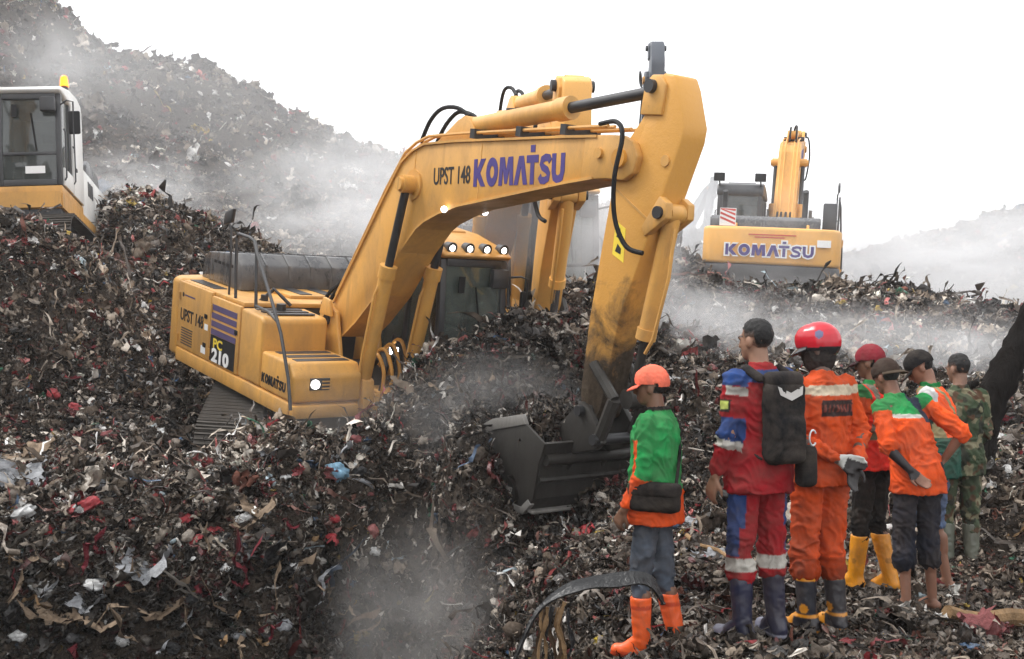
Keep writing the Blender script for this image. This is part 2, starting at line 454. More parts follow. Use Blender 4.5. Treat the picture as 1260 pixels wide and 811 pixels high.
b.inputs['Specular IOR Level'].default_value = .08
bump(n, l, b, n2.outputs['Fac'], .9, .08)
MT['ground'] = m
ground = link('ground', grid_mesh('ground', _GX, _GY, _GZ), MT['ground'])
tag(ground, 'dark landfill ground of compacted refuse rising into hills', 'ground', kind='structure')

# ------------------------------------------------------------------ refuse pieces
def crumple(me_v, amt, freq, seed):
    v = np.array(me_v, float)
    d = np.stack([pnoise(v*freq+seed), pnoise(v*freq+seed+17.3), pnoise(v*freq+seed+41.9)], -1)
    d2 = np.stack([pnoise(v*freq*2.7+seed), pnoise(v*freq*2.7+seed+7.3), pnoise(v*freq*2.7+seed+11.9)], -1)
    return v + d*amt + d2*amt*.45
def sheet_mesh(name, nx, ny, sx, sy, amt, freq, seed, fold=0.0):
    X, Y = np.meshgrid(np.linspace(-.5, .5, nx), np.linspace(-.5, .5, ny))
    rr = np.random.default_rng(seed)
    v = np.stack([X.ravel()*sx, Y.ravel()*sy, np.zeros(nx*ny)], -1)
    edge = (np.abs(X.ravel()) > .49) | (np.abs(Y.ravel()) > .49)
    v[:, :2] *= (1 - .22*np.clip(np.hypot(X.ravel(), Y.ravel())*2-1, 0, 1))[:, None]
    v[edge, :2] *= (1 + rr.normal(0, .09, edge.sum()))[:, None]
    v[:, 2] += fold*(v[:, 0]**2)*2
    v = crumple(v, amt, freq, seed*3.1)
    f = [(j*nx+i, j*nx+i+1, (j+1)*nx+i+1, (j+1)*nx+i) for j in range(ny-1) for i in range(nx-1)]
    me = bpy.data.meshes.new(name); me.from_pydata([tuple(a) for a in v], [], f); me.update(); return me
def blob_mesh(name, sub, sc, amt, freq, seed, ridged=True):
    bm = bmesh.new(); bmesh.ops.create_icosphere(bm, subdivisions=sub, radius=.5)
    v = np.array([x.co[:] for x in bm.verts]); nn = v/np.linalg.norm(v, axis=1)[:, None]
    if ridged:
        k = 1-np.abs(pnoise(nn*freq+seed*2.7)); k2 = 1-np.abs(pnoise(nn*freq*2.3+seed*5.1))
        v = nn*(.5*(1-amt)+.5*amt*(k*1.1+k2*.5))[:, None]
    v = crumple(v, amt*.3, freq*.8, seed)*np.array(sc)
    for x, c in zip(bm.verts, v): x.co = c
    me = bpy.data.meshes.new(name); bm.to_mesh(me); bm.free(); return me
PROTO = []
for s in range(6): PROTO.append(sheet_mesh('flake', 10, 9, 1, random.uniform(.4, .85), .34, 3.4, s+1, .3))
for s in range(4): PROTO.append(sheet_mesh('ribbon', 20, 3, 2.4, .095, .34, 1.5, s+21, random.uniform(-.3, .3)))
for s in range(5): PROTO.append(blob_mesh('wad', 3, (1, random.uniform(.6, .9), random.uniform(.35, .6)), .55, 2.2, s+31))
for s in range(3): PROTO.append(blob_mesh('chunk', 2, (1, .6, .45), .4, 1.6, s+51, False))
for s in range(2):
    mb = MB(); mb.cone((-.8, 0, 0), (.8, .1*s, .05), .03, .022, 6); PROTO.append(mb.mesh('stick'))
for s in range(2):
    mb = MB(); mb.tube([(-.5,0,0),(-.42,0,0),(-.1,0,.01),(.25,.01,0),(.36,.01,0),(.5,.01,0)], .1, 8, [.14,.17,.16,.17,.07,.06]); PROTO.append(mb.mesh('bottle'))
for s in range(3): PROTO.append(sheet_mesh('rag', 11, 11, 1.1, .9, .34, 2.9, s+61, .6))
SHEETS = list(range(0, 6)); RIBS = list(range(6, 10)); WADS = list(range(10, 15)); CHUNKS = list(range(15, 18)); STICKS = [18, 19]; BOTS = [20, 21]; RAGS = [22, 23, 24]

m, n, l, b = newmat('mixed refuse')
at = n.new('ShaderNodeAttribute'); at.attribute_type = 'INSTANCER'; at.attribute_name = 'col'
tc = n.new('ShaderNodeTexCoord'); nz = noise(n, l, 3.0, 6, .7, .5, tc.outputs['Object'])
rp = ramp(n, [(.3, (.42, .40, .38)), (.5, (.85, .83, .8)), (.7, (1.15, 1.13, 1.1))]); l.new(nz.outputs['Fac'], rp.inputs[0])
mx = n.new('ShaderNodeMix'); mx.data_type = 'RGBA'; mx.blend_type = 'MULTIPLY'; mx.inputs[0].default_value = 1
l.new(at.outputs['Color'], mx.inputs[6]); l.new(rp.outputs[0], mx.inputs[7]); l.new(mx.outputs[2], b.inputs['Base Color'])
l.new(at.outputs['Alpha'], b.inputs['Roughness'])
sg_ = n.new('ShaderNodeMath'); sg_.operation = 'MULTIPLY_ADD'; sg_.use_clamp = True; l.new(at.outputs['Alpha'], sg_.inputs[0]); sg_.inputs[1].default_value = -.95; sg_.inputs[2].default_value = .72; l.new(sg_.outputs[0], b.inputs['Specular IOR Level'])
bump(n, l, b, nz.outputs['Fac'], .5, .05)
MT['refuse'] = m
for me in PROTO:
    me.materials.clear(); me.materials.append(m)
    me.polygons.foreach_set('use_smooth', [True]*len(me.polygons))

proto_col = bpy.data.collections.new('refuse_kinds')       # never linked to the scene: only a library of piece meshes
for i, me in enumerate(PROTO):
    proto_col.objects.link(bpy.data.objects.new('kind_%03d' % i, me))

def scatter_group():
    g = bpy.data.node_groups.new('refuse scatter', 'GeometryNodeTree')
    g.interface.new_socket('Geometry', in_out='INPUT', socket_type='NodeSocketGeometry')
    g.interface.new_socket('Geometry', in_out='OUTPUT', socket_type='NodeSocketGeometry')
    N = g.nodes; L = g.links
    gi = N.new('NodeGroupInput'); go = N.new('NodeGroupOutput')
    ci = N.new('GeometryNodeCollectionInfo'); ci.inputs['Collection'].default_value = proto_col
    ci.inputs['Separate Children'].default_value = True; ci.inputs['Reset Children'].default_value = True
    ip = N.new('GeometryNodeInstanceOnPoints'); ip.inputs['Pick Instance'].default_value = True
    def na(name, typ):
        a = N.new('GeometryNodeInputNamedAttribute'); a.data_type = typ; a.inputs['Name'].default_value = name; return a
    rot = na('rot', 'FLOAT_VECTOR'); scl = na('scl', 'FLOAT_VECTOR'); idx = na('idx', 'INT')
    er = N.new('FunctionNodeEulerToRotation')
    L.new(rot.outputs[0], er.inputs[0]); L.new(er.outputs[0], ip.inputs['Rotation'])
    L.new(scl.outputs[0], ip.inputs['Scale']); L.new(idx.outputs[0], ip.inputs['Instance Index'])
    L.new(gi.outputs[0], ip.inputs['Points']); L.new(ci.outputs[0], ip.inputs['Instance']); L.new(ip.outputs[0], go.inputs[0])
    return g
SCATTER = scatter_group()

PAL = [  # weight, colour
    (25, (.018, .014, .011)), (23, (.044, .032, .024)), (19, (.085, .062, .045)), (15, (.15, .112, .08)), (11, (.235, .18, .13)),
    (7, (.36, .30, .235)), (4.2, (.54, .48, .41)), (3.0, (.74, .71, .67)), (1.7, (.23, .04, .045)), (2.6, (.14, .034, .034)), (.9, (.36, .12, .115)), (3.5, (.125, .055, .042)),
    (.5, (.05, .09, .16)), (.5, (.04, .11, .07)), (.6, (.33, .24, .06)), (.35, (.34, .42, .47))]
_pw = np.array([a for a, _ in PAL]); _pw = _pw/_pw.sum(); _pc = np.array([c for _, c in PAL])
_gr = _pc.mean(1, keepdims=True); _pc[:8] = _pc[:8]*.68+_gr[:8]*.32
PAL_LEDGE = np.array([.5, 1.1, 1.9, 2.1, 1.8, 1.1, .7, .4, .7, .8, .7, 3.0, .4, .8, 1.6, .3])*_pw; PAL_LEDGE /= PAL_LEDGE.sum()

def scatter(name, label, X, Y, size, mode='heap', seed=1, pal=None, lift=.5, norm_tilt=.5, Z=None, kinds=None):
    rg = np.random.default_rng(seed)
    N = len(X)
    e = .12*np.maximum(1, Y/12)
    if Z is None: Z = height(X, Y)
    nx = -(height(X+e, Y)-height(X-e, Y))/(2*e); ny = -(height(X, Y+e)-height(X, Y-e))/(2*e)
    p = rg.random(N)
    kinds = kinds or ((.27, SHEETS), (.31, RIBS), (.10, WADS), (.06, CHUNKS), (.06, STICKS), (.02, BOTS), (.18, RAGS))
    idx = np.zeros(N, int); acc = 0
    for w, ks in kinds:
        s = (p >= acc) & (p < acc+w); idx[s] = rg.choice(ks, s.sum()); acc += w
    rot = np.zeros((N, 3))
    tilt = norm_tilt
    rot[:, 0] = -np.arctan(ny)*-1*.0 + rg.normal(0, tilt, N) + np.arctan(-ny)*-1
    rot[:, 1] = rg.normal(0, tilt, N) + np.arctan(nx)
    rot[:, 2] = rg.random(N)*6.283
    up = rg.random(N) < .05
    rot[up, 0] += 1.2*rg.choice([-1, 1], up.sum())
    s3 = size[:, None]*rg.uniform(.75, 1.25, (N, 3))
    s3[np.isin(idx, RIBS)] *= np.where(Y[np.isin(idx, RIBS)] > 26, .8, 1.6)[:, None]; s3[np.isin(idx, WADS)] *= .72; s3[np.isin(idx, CHUNKS)] *= .7
    c = rg.choice(len(PAL), N, p=_pw if pal is None else pal)
    col = _pc[c]*rg.uniform(.65, 1.4, (N, 1))
    # neighbouring pieces share a tone: dumped loads
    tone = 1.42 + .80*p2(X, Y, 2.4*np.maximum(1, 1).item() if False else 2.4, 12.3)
    wet_shade = np.exp(-((X-.0)/1.35)**2-((Y-11.8)/1.6)**2) + 1.2*np.exp(-((X+1.7)/.62)**2-((Y-9.9)/1.0)**2)   # soaked black waste at the bucket; shade of the gully painted in
    wet_shade = wet_shade + np.clip((10.02-Y)/.25, 0, 1)*np.clip((-.9-X)/.4, 0, 1)      # shade painted on the cut face of the near heap
    tone = tone*(1-.72*np.clip(wet_shade, 0, 1))
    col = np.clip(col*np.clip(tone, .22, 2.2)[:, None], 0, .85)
    rough = rg.choice([.14, .28, .48, .75], N, p=[.18, .22, .28, .32])
    me = bpy.data.meshes.new(name)
    me.vertices.add(N)
    me.vertices.foreach_set('co', np.stack([X, Y, Z+size*lift*rg.uniform(-.6, 1, N)], -1).ravel())
    for an, ty, arr in (('rot', 'FLOAT_VECTOR', rot), ('scl', 'FLOAT_VECTOR', s3), ('idx', 'INT', idx), ('col', 'FLOAT_COLOR', np.concatenate([col, rough[:, None]], 1))):
        a = me.attributes.new(an, ty, 'POINT')
        a.data.foreach_set({'FLOAT_VECTOR': 'vector', 'INT': 'value', 'FLOAT_COLOR': 'color'}[ty], np.ascontiguousarray(arr).ravel())
    o = link(name, me)
    md = o.modifiers.new('scatter', 'NODES'); md.node_group = SCATTER
    tag(o, label, 'refuse', kind='stuff')
    return o
def sample(n, u0, u1, y0, y1, seed, bias=1.0):
    rg = np.random.default_rng(seed)
    Y = np.exp(rg.uniform(np.log(y0)**1, np.log(y1)**1, n)); U = rg.uniform(u0, u1, n)
    return U*Y, Y, rg
# near and middle heaps
X, Y, rg = sample(290000, -.56, .56, 7.2, 27, 11)
sz = Y*.0034*np.exp(rg.normal(0, .60, len(X)))
ok = ~((X > .4) & (Y < 8.8))
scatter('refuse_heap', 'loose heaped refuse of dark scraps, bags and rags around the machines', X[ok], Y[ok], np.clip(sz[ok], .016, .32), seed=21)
# far hillside
X, Y, rg = sample(95000, -.60, .62, 26, 100, 12)
sz = Y*.0039*np.exp(rg.normal(0, .55, len(X)))
scatter('hillside_refuse', 'far hillside of tipped refuse fading into haze', X, Y, np.clip(sz, .08, .8), seed=22, lift=.2)
# the trodden ledge the people stand on
X, Y, rg = sample(38000, .02, .56, 4.6, 9.4, 13)
ok = X > .3
X, Y = X[ok], Y[ok]; sz = np.clip(.040*np.exp(rg.normal(0, .60, len(X))), .018, .17)
scatter('trodden_litter', 'trodden brown litter on the ledge under the people', X, Y, sz, seed=23, pal=PAL_LEDGE, lift=.06, norm_tilt=.28)

# paler litter caught along the lip of the near heap
rg = np.random.default_rng(15)
Xl = rg.uniform(-5.6, -2.3, 5200); Yl = rg.uniform(9.7, 12.2, 5200)
PAL_PALE = np.array([.3, .5, 1.0, 1.4, 1.8, 2.4, 2.6, 2.4, 2.6, 2.4, 2.2, 1.5, 1, 1, 1.5, 1.5])*_pw; PAL_PALE /= PAL_PALE.sum()
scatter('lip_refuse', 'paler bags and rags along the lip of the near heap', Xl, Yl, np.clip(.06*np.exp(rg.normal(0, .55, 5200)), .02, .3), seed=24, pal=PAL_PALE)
# ------------------------------------------------------------------ excavators
def text_mesh(s, size, bold=0.0, sx=1.0, spacing=1.0):
    cu = bpy.data.curves.new('lettering', 'FONT')
    cu.body = s; cu.size = size; cu.offset = bold; cu.extrude = .002; cu.space_character = spacing
    cu.resolution_u = 4
    o = bpy.data.objects.new('tmp', cu); COL.objects.link(o)
    dg = bpy.context.evaluated_depsgraph_get()
    me = bpy.data.meshes.new_from_object(o.evaluated_get(dg))
    bpy.data.objects.remove(o)
    me.transform(Matrix.Diagonal((sx, 1, 1, 1)))
    return me
def text_on(parent, name, s, size, origin, xdir, ydir, mat, bold=0.0, sx=1.0, spacing=1.0, M=None):
    x = Vector(xdir).normalized(); y = Vector(ydir); y = (y-x*y.dot(x)).normalized(); z = x.cross(y)
    T = Matrix((x, y, z)).transposed().to_4x4(); T.translation = Vector(origin)
    return link(name, text_mesh(s, size, bold, sx, spacing), mat, parent, (M @ T) if M is not None else T)

def logo_mesh(h, ext=.002, grow=0.0):
    """heavy KOMATSU block letters; the T carries a raised square"""
    mb = MB(); x = 0.0
    def poly(pts): mb.prism([((x+a)*h, b*h) for a, b in pts], -ext, ext)
    def stroke(pts, w):
        n = len(pts); L = []; Rr = []
        for i in range(n):
            d = Vector((pts[min(i+1, n-1)][0]-pts[max(i-1, 0)][0], pts[min(i+1, n-1)][1]-pts[max(i-1, 0)][1])).normalized(); q = Vector((-d[1], d[0]))*w/2
            L.append((pts[i][0]+q[0], pts[i][1]+q[1])); Rr.append((pts[i][0]-q[0], pts[i][1]-q[1]))
        for i in range(n-1): poly([L[i], L[i+1], Rr[i+1], Rr[i]])
    g = grow
    poly([(-g, -g), (.28+g, -g), (.28+g, 1+g), (-g, 1+g)]); poly([(.28, .36), (.28, .62), (.58, 1+g), (.95+g, 1+g), (.53, .5), (.98+g, -g), (.62, -g)]); x += 1.04
    o_ = [(.47+.47*(1+g)*math.cos(t), .5+.52*(1+g)*math.sin(t)) for t in np.linspace(0, 2*math.pi, 25)]; i_ = [(.47+.18*(1-g)*math.cos(t), .5+.22*(1-g)*math.sin(t)) for t in np.linspace(0, 2*math.pi, 25)]
    for k in range(24): poly([o_[k], o_[k+1], i_[k+1], i_[k]])
    x += 1.02
    poly([(-g, -g), (.07, 1+g), (.42, 1+g), (.57, .52), (.72, 1+g), (1.07, 1+g), (1.14+g, -g), (.86, -g), (.83, .58), (.66, .06), (.48, .06), (.31, .58), (.28, -g)]); x += 1.20
    poly([(-g, -g), (.34, 1+g), (.68, 1+g), (1.02+g, -g), (.71, -g), (.51, .62), (.31, -g)]); x += .92
    poly([(-g, .74-g), (.86+g, .74-g), (.86+g, 1+g), (-g, 1+g)]); poly([(.29-g, -g), (.57+g, -g), (.57+g, .74), (.29-g, .74)]); poly([(.27-g, 1.10-g), (.60+g, 1.10-g), (.60+g, 1.34+g), (.27-g, 1.34+g)]); x += .92
    stroke([(.80, .74), (.70, .87), (.46, .89), (.22, .82), (.17, .68), (.27, .57), (.58, .46), (.70, .34), (.66, .18), (.42, .11), (.18, .13), (.06, .27)], .25+2*g); x += .92
    stroke([(.14, 1+g), (.14, .40), (.22, .20), (.45, .12), (.68, .20), (.76, .40), (.76, 1+g)], .28+2*g)
    me = mb.mesh('lettering'); me.transform(Matrix.Rotation(R_(-90), 4, 'X')); return me
def logo_on(parent, h, width, origin, xdir, ydir, mat, M=None, grow=0.0, ext=.002):
    me = logo_mesh(h, ext, grow); xs = [v.co.x for v in me.vertices]; k = width/(6.95*h); me.transform(Matrix.Diagonal((k, 1, 1, 1)))
    x = Vector(xdir).normalized(); y = Vector(ydir); y = (y-x*y.dot(x)).normalized(); z = x.cross(y)
    T = Matrix((x, y, z)).transposed().to_4x4(); T.translation = Vector(origin)
    return link('lettering', me, mat, parent, (M @ T) if M is not None else T)

def rotY_about(c, ang):      # rotate in the XZ plane about (x,z); positive lifts +X
    return Matrix.Translation((c[0], 0, c[1])) @ Matrix.Rotation(-ang, 4, 'Y') @ Matrix.Translation((-c[0], 0, -c[1]))

FOOT = (.42, 2.0); NOSE = (5.47, 4.27); ATIP = (5.36, 1.97)
BY0, BY1 = -.30, .14
def excavator(name, label, cat, W, boom=0.0, arm=0.0, bucket=0.0, under=0.0, st=None, group=None):
    st = dict(dict(body='yellow', boom='yellow', armlow='yellow_dirty', cab='yellow', frame='black_panel', hood='hood_black', door='yellow',
                   glass='glass', shoes=False, main=False, rear=False, lamps=False, beacon=None, rail=True), **(st or {}))
    root = empty(name, W); tag(root, label, cat, group)
    Y = MT[st['body']]
    B = rotY_about(FOOT, boom)
    A = B @ rotY_about(NOSE, arm)
    K = A @ rotY_about(ATIP, bucket)
    I = Matrix.Identity(4)
    def P(nm, mat, mb, M=None, par=None, bevel=0.0, seg=2, smooth=38):
        return mb.build(nm, MT[mat] if isinstance(mat, str) else mat, par or root, M, bevel, seg, smooth)
    # --- undercarriage
    U = Matrix.Rotation(under, 4, 'Z')
    P('track_frame', 'track_steel', MB().box(-.9, .9, -.62, .62, .42, .85).box(-1.5, 1.5, -1.3, -1.08, .3, .66).box(-1.5, 1.5, 1.08, 1.3, .3, .66).box(-.35, .35, -1.2, 1.2, .4, .7), U, bevel=.03)
    P('slew_ring', 'dark_metal', MB().cone((0,0,.84), (0,0,1.03), .66, .66, 28))
    hl = 1.78; rr = .42; zc = .46
    def trackpath(t):                                   # t in metres round the belt
        L1 = 2*hl; L2 = math.pi*rr
        t %= 2*L1+2*L2
        if t < L1: return (-hl+t, zc+rr, 0.0)
        t -= L1
        if t < L2: a = t/rr; return (hl+rr*math.sin(a), zc+rr*math.cos(a), -a)
        t -= L2
        if t < L1: return (hl-t, zc-rr, -math.pi)
        t -= L1; a = t/rr; return (-hl-rr*math.sin(a), zc-rr*math.cos(a), -math.pi-a)
    tot = 4*hl+2*math.pi*rr
    n = int(tot/.175)
    for yc in (-1.19, 1.19):
        trk = P('track', 'track_steel', MB().cone((hl, yc-.22, zc), (hl, yc+.22, zc), .34, .34, 18).cone((-hl, yc-.22, zc), (-hl, yc+.22, zc), .34, .34, 18)
                .box(-hl, hl, yc-.11, yc+.11, .20, .76), U)
        sm = MB().box(-.082, .082, -.35, .35, 0, .022).box(-.075, -.055, -.35, .35, .022, .05).box(-.01, .01, -.35, .35, .022, .045).box(.055, .075, -.35, .35, .022, .05)
        if st['shoes']:
            me = sm.mesh('shoe'); me.materials.append(MT['track_steel'])
            for i in range(n):
                x, z, a = trackpath(i*tot/n)
                link('shoe', me, None, trk, Matrix.Translation((x, yc, z)) @ Matrix.Rotation(-a, 4, 'Y'))
        else:
            big = MB()
            for i in range(n):
                x, z, a = trackpath(i*tot/n); T = Matrix.Translation((x, yc, z)) @ Matrix.Rotation(-a, 4, 'Y')
                big.add([T @ Vector(v) for v in sm.v], sm.f)
            tag(P('shoe', 'track_steel', big, None, trk), kind='stuff')
    # --- house
    fr = MB().box(-2.1, 1.5, -1.375, -.46, 1.02, 1.2).box(-2.1, .2, -.46, 1.36, 1.02, 1.2).box(.2, 1.9, .36, 1.36, 1.02, 1.2).box(.0, 1.55, -.46, .36, 1.0, 1.1)
    P('platform', Y, fr, bevel=.02)
    # counterweight, rounded in plan
    cw = [(-2.16, -1.355), (-2.42, -1.34), (-2.62, -1.22), (-2.72, -.9), (-2.76, -.4), (-2.77, 0), (-2.76, .4), (-2.72, .9), (-2.62, 1.22), (-2.42, 1.34), (-2.16, 1.355)]
    c = P('counterweight', Y, MB().prismz(cw, 1.40 if st['rear'] else 1.05, 2.14), bevel=.07, seg=3, smooth=50)
    if st['rear']:
        cb = [(x+(.02 if x < -2.5 else 0), y) for x, y in cw]
        P('counterweight_base', 'black_panel', MB().prismz(cb, 1.02, 1.398), bevel=.05, par=root)
        logo_on(root, .23, 1.72, (-2.778, .86, 1.56), (0, -1, 0), (0, 0, 1), MT['decal_white'], None, .10, .012)
        logo_on(root, .23, 1.72, (-2.788, .86, 1.56), (0, -1, 0), (0, 0, 1), MT['decal_blue'], None, -.02, .004)
        P('number_plate', 'decal_white', MB().box(-2.755, -2.70, -1.16, -.90, 1.78, 1.92), I)
        for a_, b_, z_ in ((-.50, .42, 1.975), (-.28, .30, 1.925)): P('faded_marking', 'decal_red', MB().box(-2.7785, -2.772, a_, b_, z_, z_+.022))
        P('air_cleaner_box', 'black_panel', MB().box(-1.75, -.9, -1.24, -.96, 2.13, 2.72), bevel=.03)
        P('exhaust_pipe', 'dark_metal', MB().tube([(-1.6, -.6, 2.4), (-1.6, -.6, 2.85), (-1.68, -.6, 2.95)], .06, 12))
        for yy in (.42, 1.32): P('mirror', 'black_rubber', MB().tube([(.1, yy, 3.1), (.08, yy+.02, 3.32)], .02, 6).box(-.02, .06, yy-.10, yy+.14, 3.28, 3.46), bevel=.02)
        mk = P('warning_board', 'decal_white', MB().box(-2.62, -2.59, .70, 1.02, 2.15, 2.50))
        for k in range(4):
            z = 2.19+k*.09
            P('stripe', 'decal_red', MB().add([(-2.6225, .71, z-.02), (-2.6225, .71, z+.025), (-2.6225, 1.01, min(2.49, z+.145)), (-2.6225, 1.01, min(2.48, z+.10))], [(0, 1, 2, 3)]), par=mk)
    # side panels: pump door, radiator door, tank, tool box
    sp = MB().box(-2.14, -.97, -1.36, -1.30, 1.21, 2.12); P('side_door', Y, sp, bevel=.025)
    d2 = P('side_door', Y, MB().box(-.955, -.02, -1.362, -1.30, 1.21, 2.08), bevel=.025)
    P('side_door', Y if st['door'] == 'yellow' else MT[st['door']], MB().box(-2.14, -1.08, 1.30, 1.36, 1.21, 2.12), bevel=.025)
    d4 = P('side_door', Y if st['door'] == 'yellow' else MT[st['door']], MB().box(-1.065, .02, 1.30, 1.362, 1.21, 2.12), bevel=.025)
    P('engine_bay', 'black_panel', MB().box(-2.15, -.1, -1.29, 1.29, 1.2, 2.06), bevel=.01)
    if st['main']:
        for k in range(4):
            z = 1.98-k*.105
            P('stripe', 'decal_stripe', MB().box(-.90, -.10, -1.367, -1.3635, z-.075, z), par=d2)
        P('number_plate', 'decal_black', MB().box(-.90, -.10, -1.367, -1.3635, 1.24, 1.585), par=d2)
        text_on(d2, 'lettering', 'PC', .17, (-.80, -1.369, 1.43), (1, 0, 0), (0, 0, 1), MT['decal_yellow'], .004, 1.5)
        text_on(d2, 'lettering', '210', .23, (-.82, -1.369, 1.255), (1, 0, 0), (0, 0, 1), MT['decal_white'], .010, 1.6)
        text_on(root, 'lettering', 'UPST 148', .23, (-2.02, -1.362, 1.60), (1, 0, 0), (0, 0, 1), MT['decal_black'], .004, .9)
        logo_on(root, .115, .66, (.72, -1.3615, 1.30), (1, 0, -.01), (0, 0, 1), MT['decal_black'])
        P('sticker', 'decal_white', MB().box(-1.22, -1.06, -1.363, -1.3615, 1.28, 1.38)); P('sticker', 'decal_white', MB().box(-1.14, -1.02, -1.363, -1.3615, 1.60, 1.68))
        P('emblem', 'decal_black', MB().cone((-1.95, -1.3625, 1.95), (-1.95, -1.3605, 1.95), .032, .032, 14)); P('faded_marking', 'decal_stripe', MB().box(-1.89, -1.52, -1.3625, -1.3605, 1.94, 1.96))
    P('tank', Y, MB().prism([(0.0, 1.21), (.66, 1.21), (.66, 2.0), (.60, 2.05), (0.0, 2.07)], -1.358, -.50), bevel=.045, seg=3)
    tb = P('tool_box', Y, MB().prism([(.665, 1.21), (1.56, 1.21), (1.56, 1.52), (1.44, 1.66), (.665, 1.66)], -1.358, -.47), bevel=.04, seg=3)
    P('tool_box_step', Y, MB().box(1.50, 1.60, -1.36, -.50, 1.03, 1.185), bevel=.03)
    for x in (.78, 1.02, 1.24):
        P('tread', 'black_panel', MB().box(x, x+.13, -1.24, -.56, 1.655, 1.668), par=tb, bevel=.004)
    lv = P('lamp_housing', 'black_panel', MB().box(1.555, 1.575, -1.15, -.90, 1.36, 1.50), par=tb, bevel=.005)
    for k in range(3):
        P('louvre', Y, MB().box(1.575, 1.582, -1.0, -.88, 1.375+k*.04, 1.39+k*.04), par=tb)
    if st['lamps']:
        P('lamp', 'lamp', MB().cone((1.57, -1.09, 1.43), (1.60, -1.09, 1.43), .055, .05, 16), par=tb)
    # decks
    P('deck', Y, MB().box(-2.15, -.05, -1.30, 1.30, 2.065, 2.125).box(-1.15, -.45, -.5, 1.28, 2.12, 2.17), bevel=.015)
    for k in range(4):
        x0 = -1.08
        P('deck_grille', 'black_panel', MB().box(-1.08, -.52, -.32+k*.36, -.15+k*.36, 2.165, 2.182), bevel=.004)
    for k in range(3):
        P('deck_tread', 'black_panel', MB().box(.08+k*.18, .17+k*.18, -1.22, -.62, 2.06, 2.078), bevel=.003)
    for k in range(9):
        P('vent_slot', 'black_panel', MB().box(-2.10+k*.1, -2.04+k*.1, -1.22, -1.04, 2.118, 2.136))
    # engine hood with panels
    HZ = Matrix.Translation((0, 0, 2.13)) @ Matrix.Diagonal((1, 1, .62 if st['rear'] else 1, 1)) @ Matrix.Translation((0, 0, -2.13))
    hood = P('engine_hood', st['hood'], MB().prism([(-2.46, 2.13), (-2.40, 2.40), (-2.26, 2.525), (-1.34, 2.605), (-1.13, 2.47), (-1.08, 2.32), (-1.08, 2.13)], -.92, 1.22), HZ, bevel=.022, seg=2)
    for k in range(6):
        yy = -.55+k*.33
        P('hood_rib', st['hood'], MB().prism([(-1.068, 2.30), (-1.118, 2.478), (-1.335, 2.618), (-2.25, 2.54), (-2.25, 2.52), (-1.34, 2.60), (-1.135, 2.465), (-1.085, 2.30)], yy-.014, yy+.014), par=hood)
    for k in range(10):
        for j in range(2):
            P('hood_vent', 'black_rubber', MB().box(-1.72+j*.16, -1.64+j*.16, -.80+k*.085+.01, -.80+k*.085+.055, 2.566+j*.014, 2.584+j*.014), par=hood)
    for k in range(5):
        P('hood_vent', 'black_rubber', MB().box(-2.02+k*.14, -1.93+k*.14, -.926, -.918, 2.40, 2.44), par=hood)
    if not st['main']: P('exhaust_pipe', 'dark_metal', MB().tube([(-1.85, 1.0, 2.55), (-1.85, 1.0, 2.78), (-1.92, 1.0, 2.9)], .055, 12))
    # latches, hinges, lifting eyes, hoses at the boom foot
    for xx, zz in ((-1.10, 1.78), (-.10, 1.74), (-1.10, 1.40)):
        P('door_latch', 'black_rubber', MB().box(xx-.045, xx+.045, -1.374, -1.362, zz-.03, zz+.03), bevel=.006)
    for xx in (-2.06, -.90):
        for zz in (1.34, 1.92): P('door_hinge', Y, MB().cone((xx, -1.372, zz-.05), (xx, -1.372, zz+.05), .016, .016, 8))
    for k in range(7):
        P('vent_slot', 'black_panel', MB().box(-1.95, -1.55, -1.3655, -1.3605, 1.28+k*.035, 1.295+k*.035))
    for yy in (-.7, .7):
        P('lifting_eye', Y, MB().prism([(-2.56, 2.13), (-2.36, 2.13), (-2.40, 2.22), (-2.52, 2.22)], yy-.025, yy+.025), bevel=.01)
    hs = MB()
    for k, yy in enumerate((-.22, -.12, -.02, .06)):
        hs.tube(smooth_path([(-.35, yy, 1.7), (-.15, yy, 2.02+.03*k), (.10, yy, 2.30+.04*k), (.38, yy, 2.46+.03*k), (.62, yy, 2.66)], 5), .026, 7)
    P('hose', 'black_rubber', hs)
    P('bracket_cover', Y, MB().prism([(.30, 2.06), (.62, 2.06), (.56, 2.26), (.38, 2.28)], -.46, -.41), bevel=.015)
    if st['lamps']:
        hs = MB()
        for k in range(4):
            y_ = -.22+k*.11; hs.tube(smooth_path([(1.05, y_, 1.3), (1.22, y_-.02, 1.62+.06*k), (1.42, y_, 1.74+.05*k), (1.58, y_+.02, 1.55), (1.60, y_, 1.25)], 5), .024, 7)
        P('hose', 'yellow_dirty', hs)
    # rails and mirror on the right side
    if st['rail']:
        P('handrail', 'black_panel', MB().tube([(-.42, -1.26, 2.06), (-.46, -1.27, 2.5), (-.49, -1.27, 2.88), (-.44, -1.27, 2.94), (-.1, -1.27, 2.93), (.05, -1.27, 2.9), (.12, -1.27, 2.82), (.22, -1.27, 2.1)], .021, 8)
          .tube([(.06, -1.275, 2.9), (.2, -1.3, 2.78), (.85, -1.34, 2.23), (1.2, -1.38, 1.95), (1.5, -1.395, 1.5), (1.62, -1.395, 1.15)], .021, 8)
          .tube([(.2, -1.27, 2.13), (.6, -1.27, 2.11), (1.06, -1.36, 2.06)], .018, 8).tube([(-.46, -1.27, 2.45), (-.62, -1.2, 2.43)], .018, 6))
        mr = P('mirror', 'black_panel', MB().tube([(-.74, -1.22, 2.1), (-.76, -1.22, 2.55), (-.80, -1.22, 2.96), (-.84, -1.24, 3.02)], .016, 6))
        P('mirror_glass', 'dark_metal', MB().prism([(-.97, 3.0), (-.72, 3.06), (-.68, 3.24), (-.95, 3.16)], -1.27, -1.22), par=mr, bevel=.015)
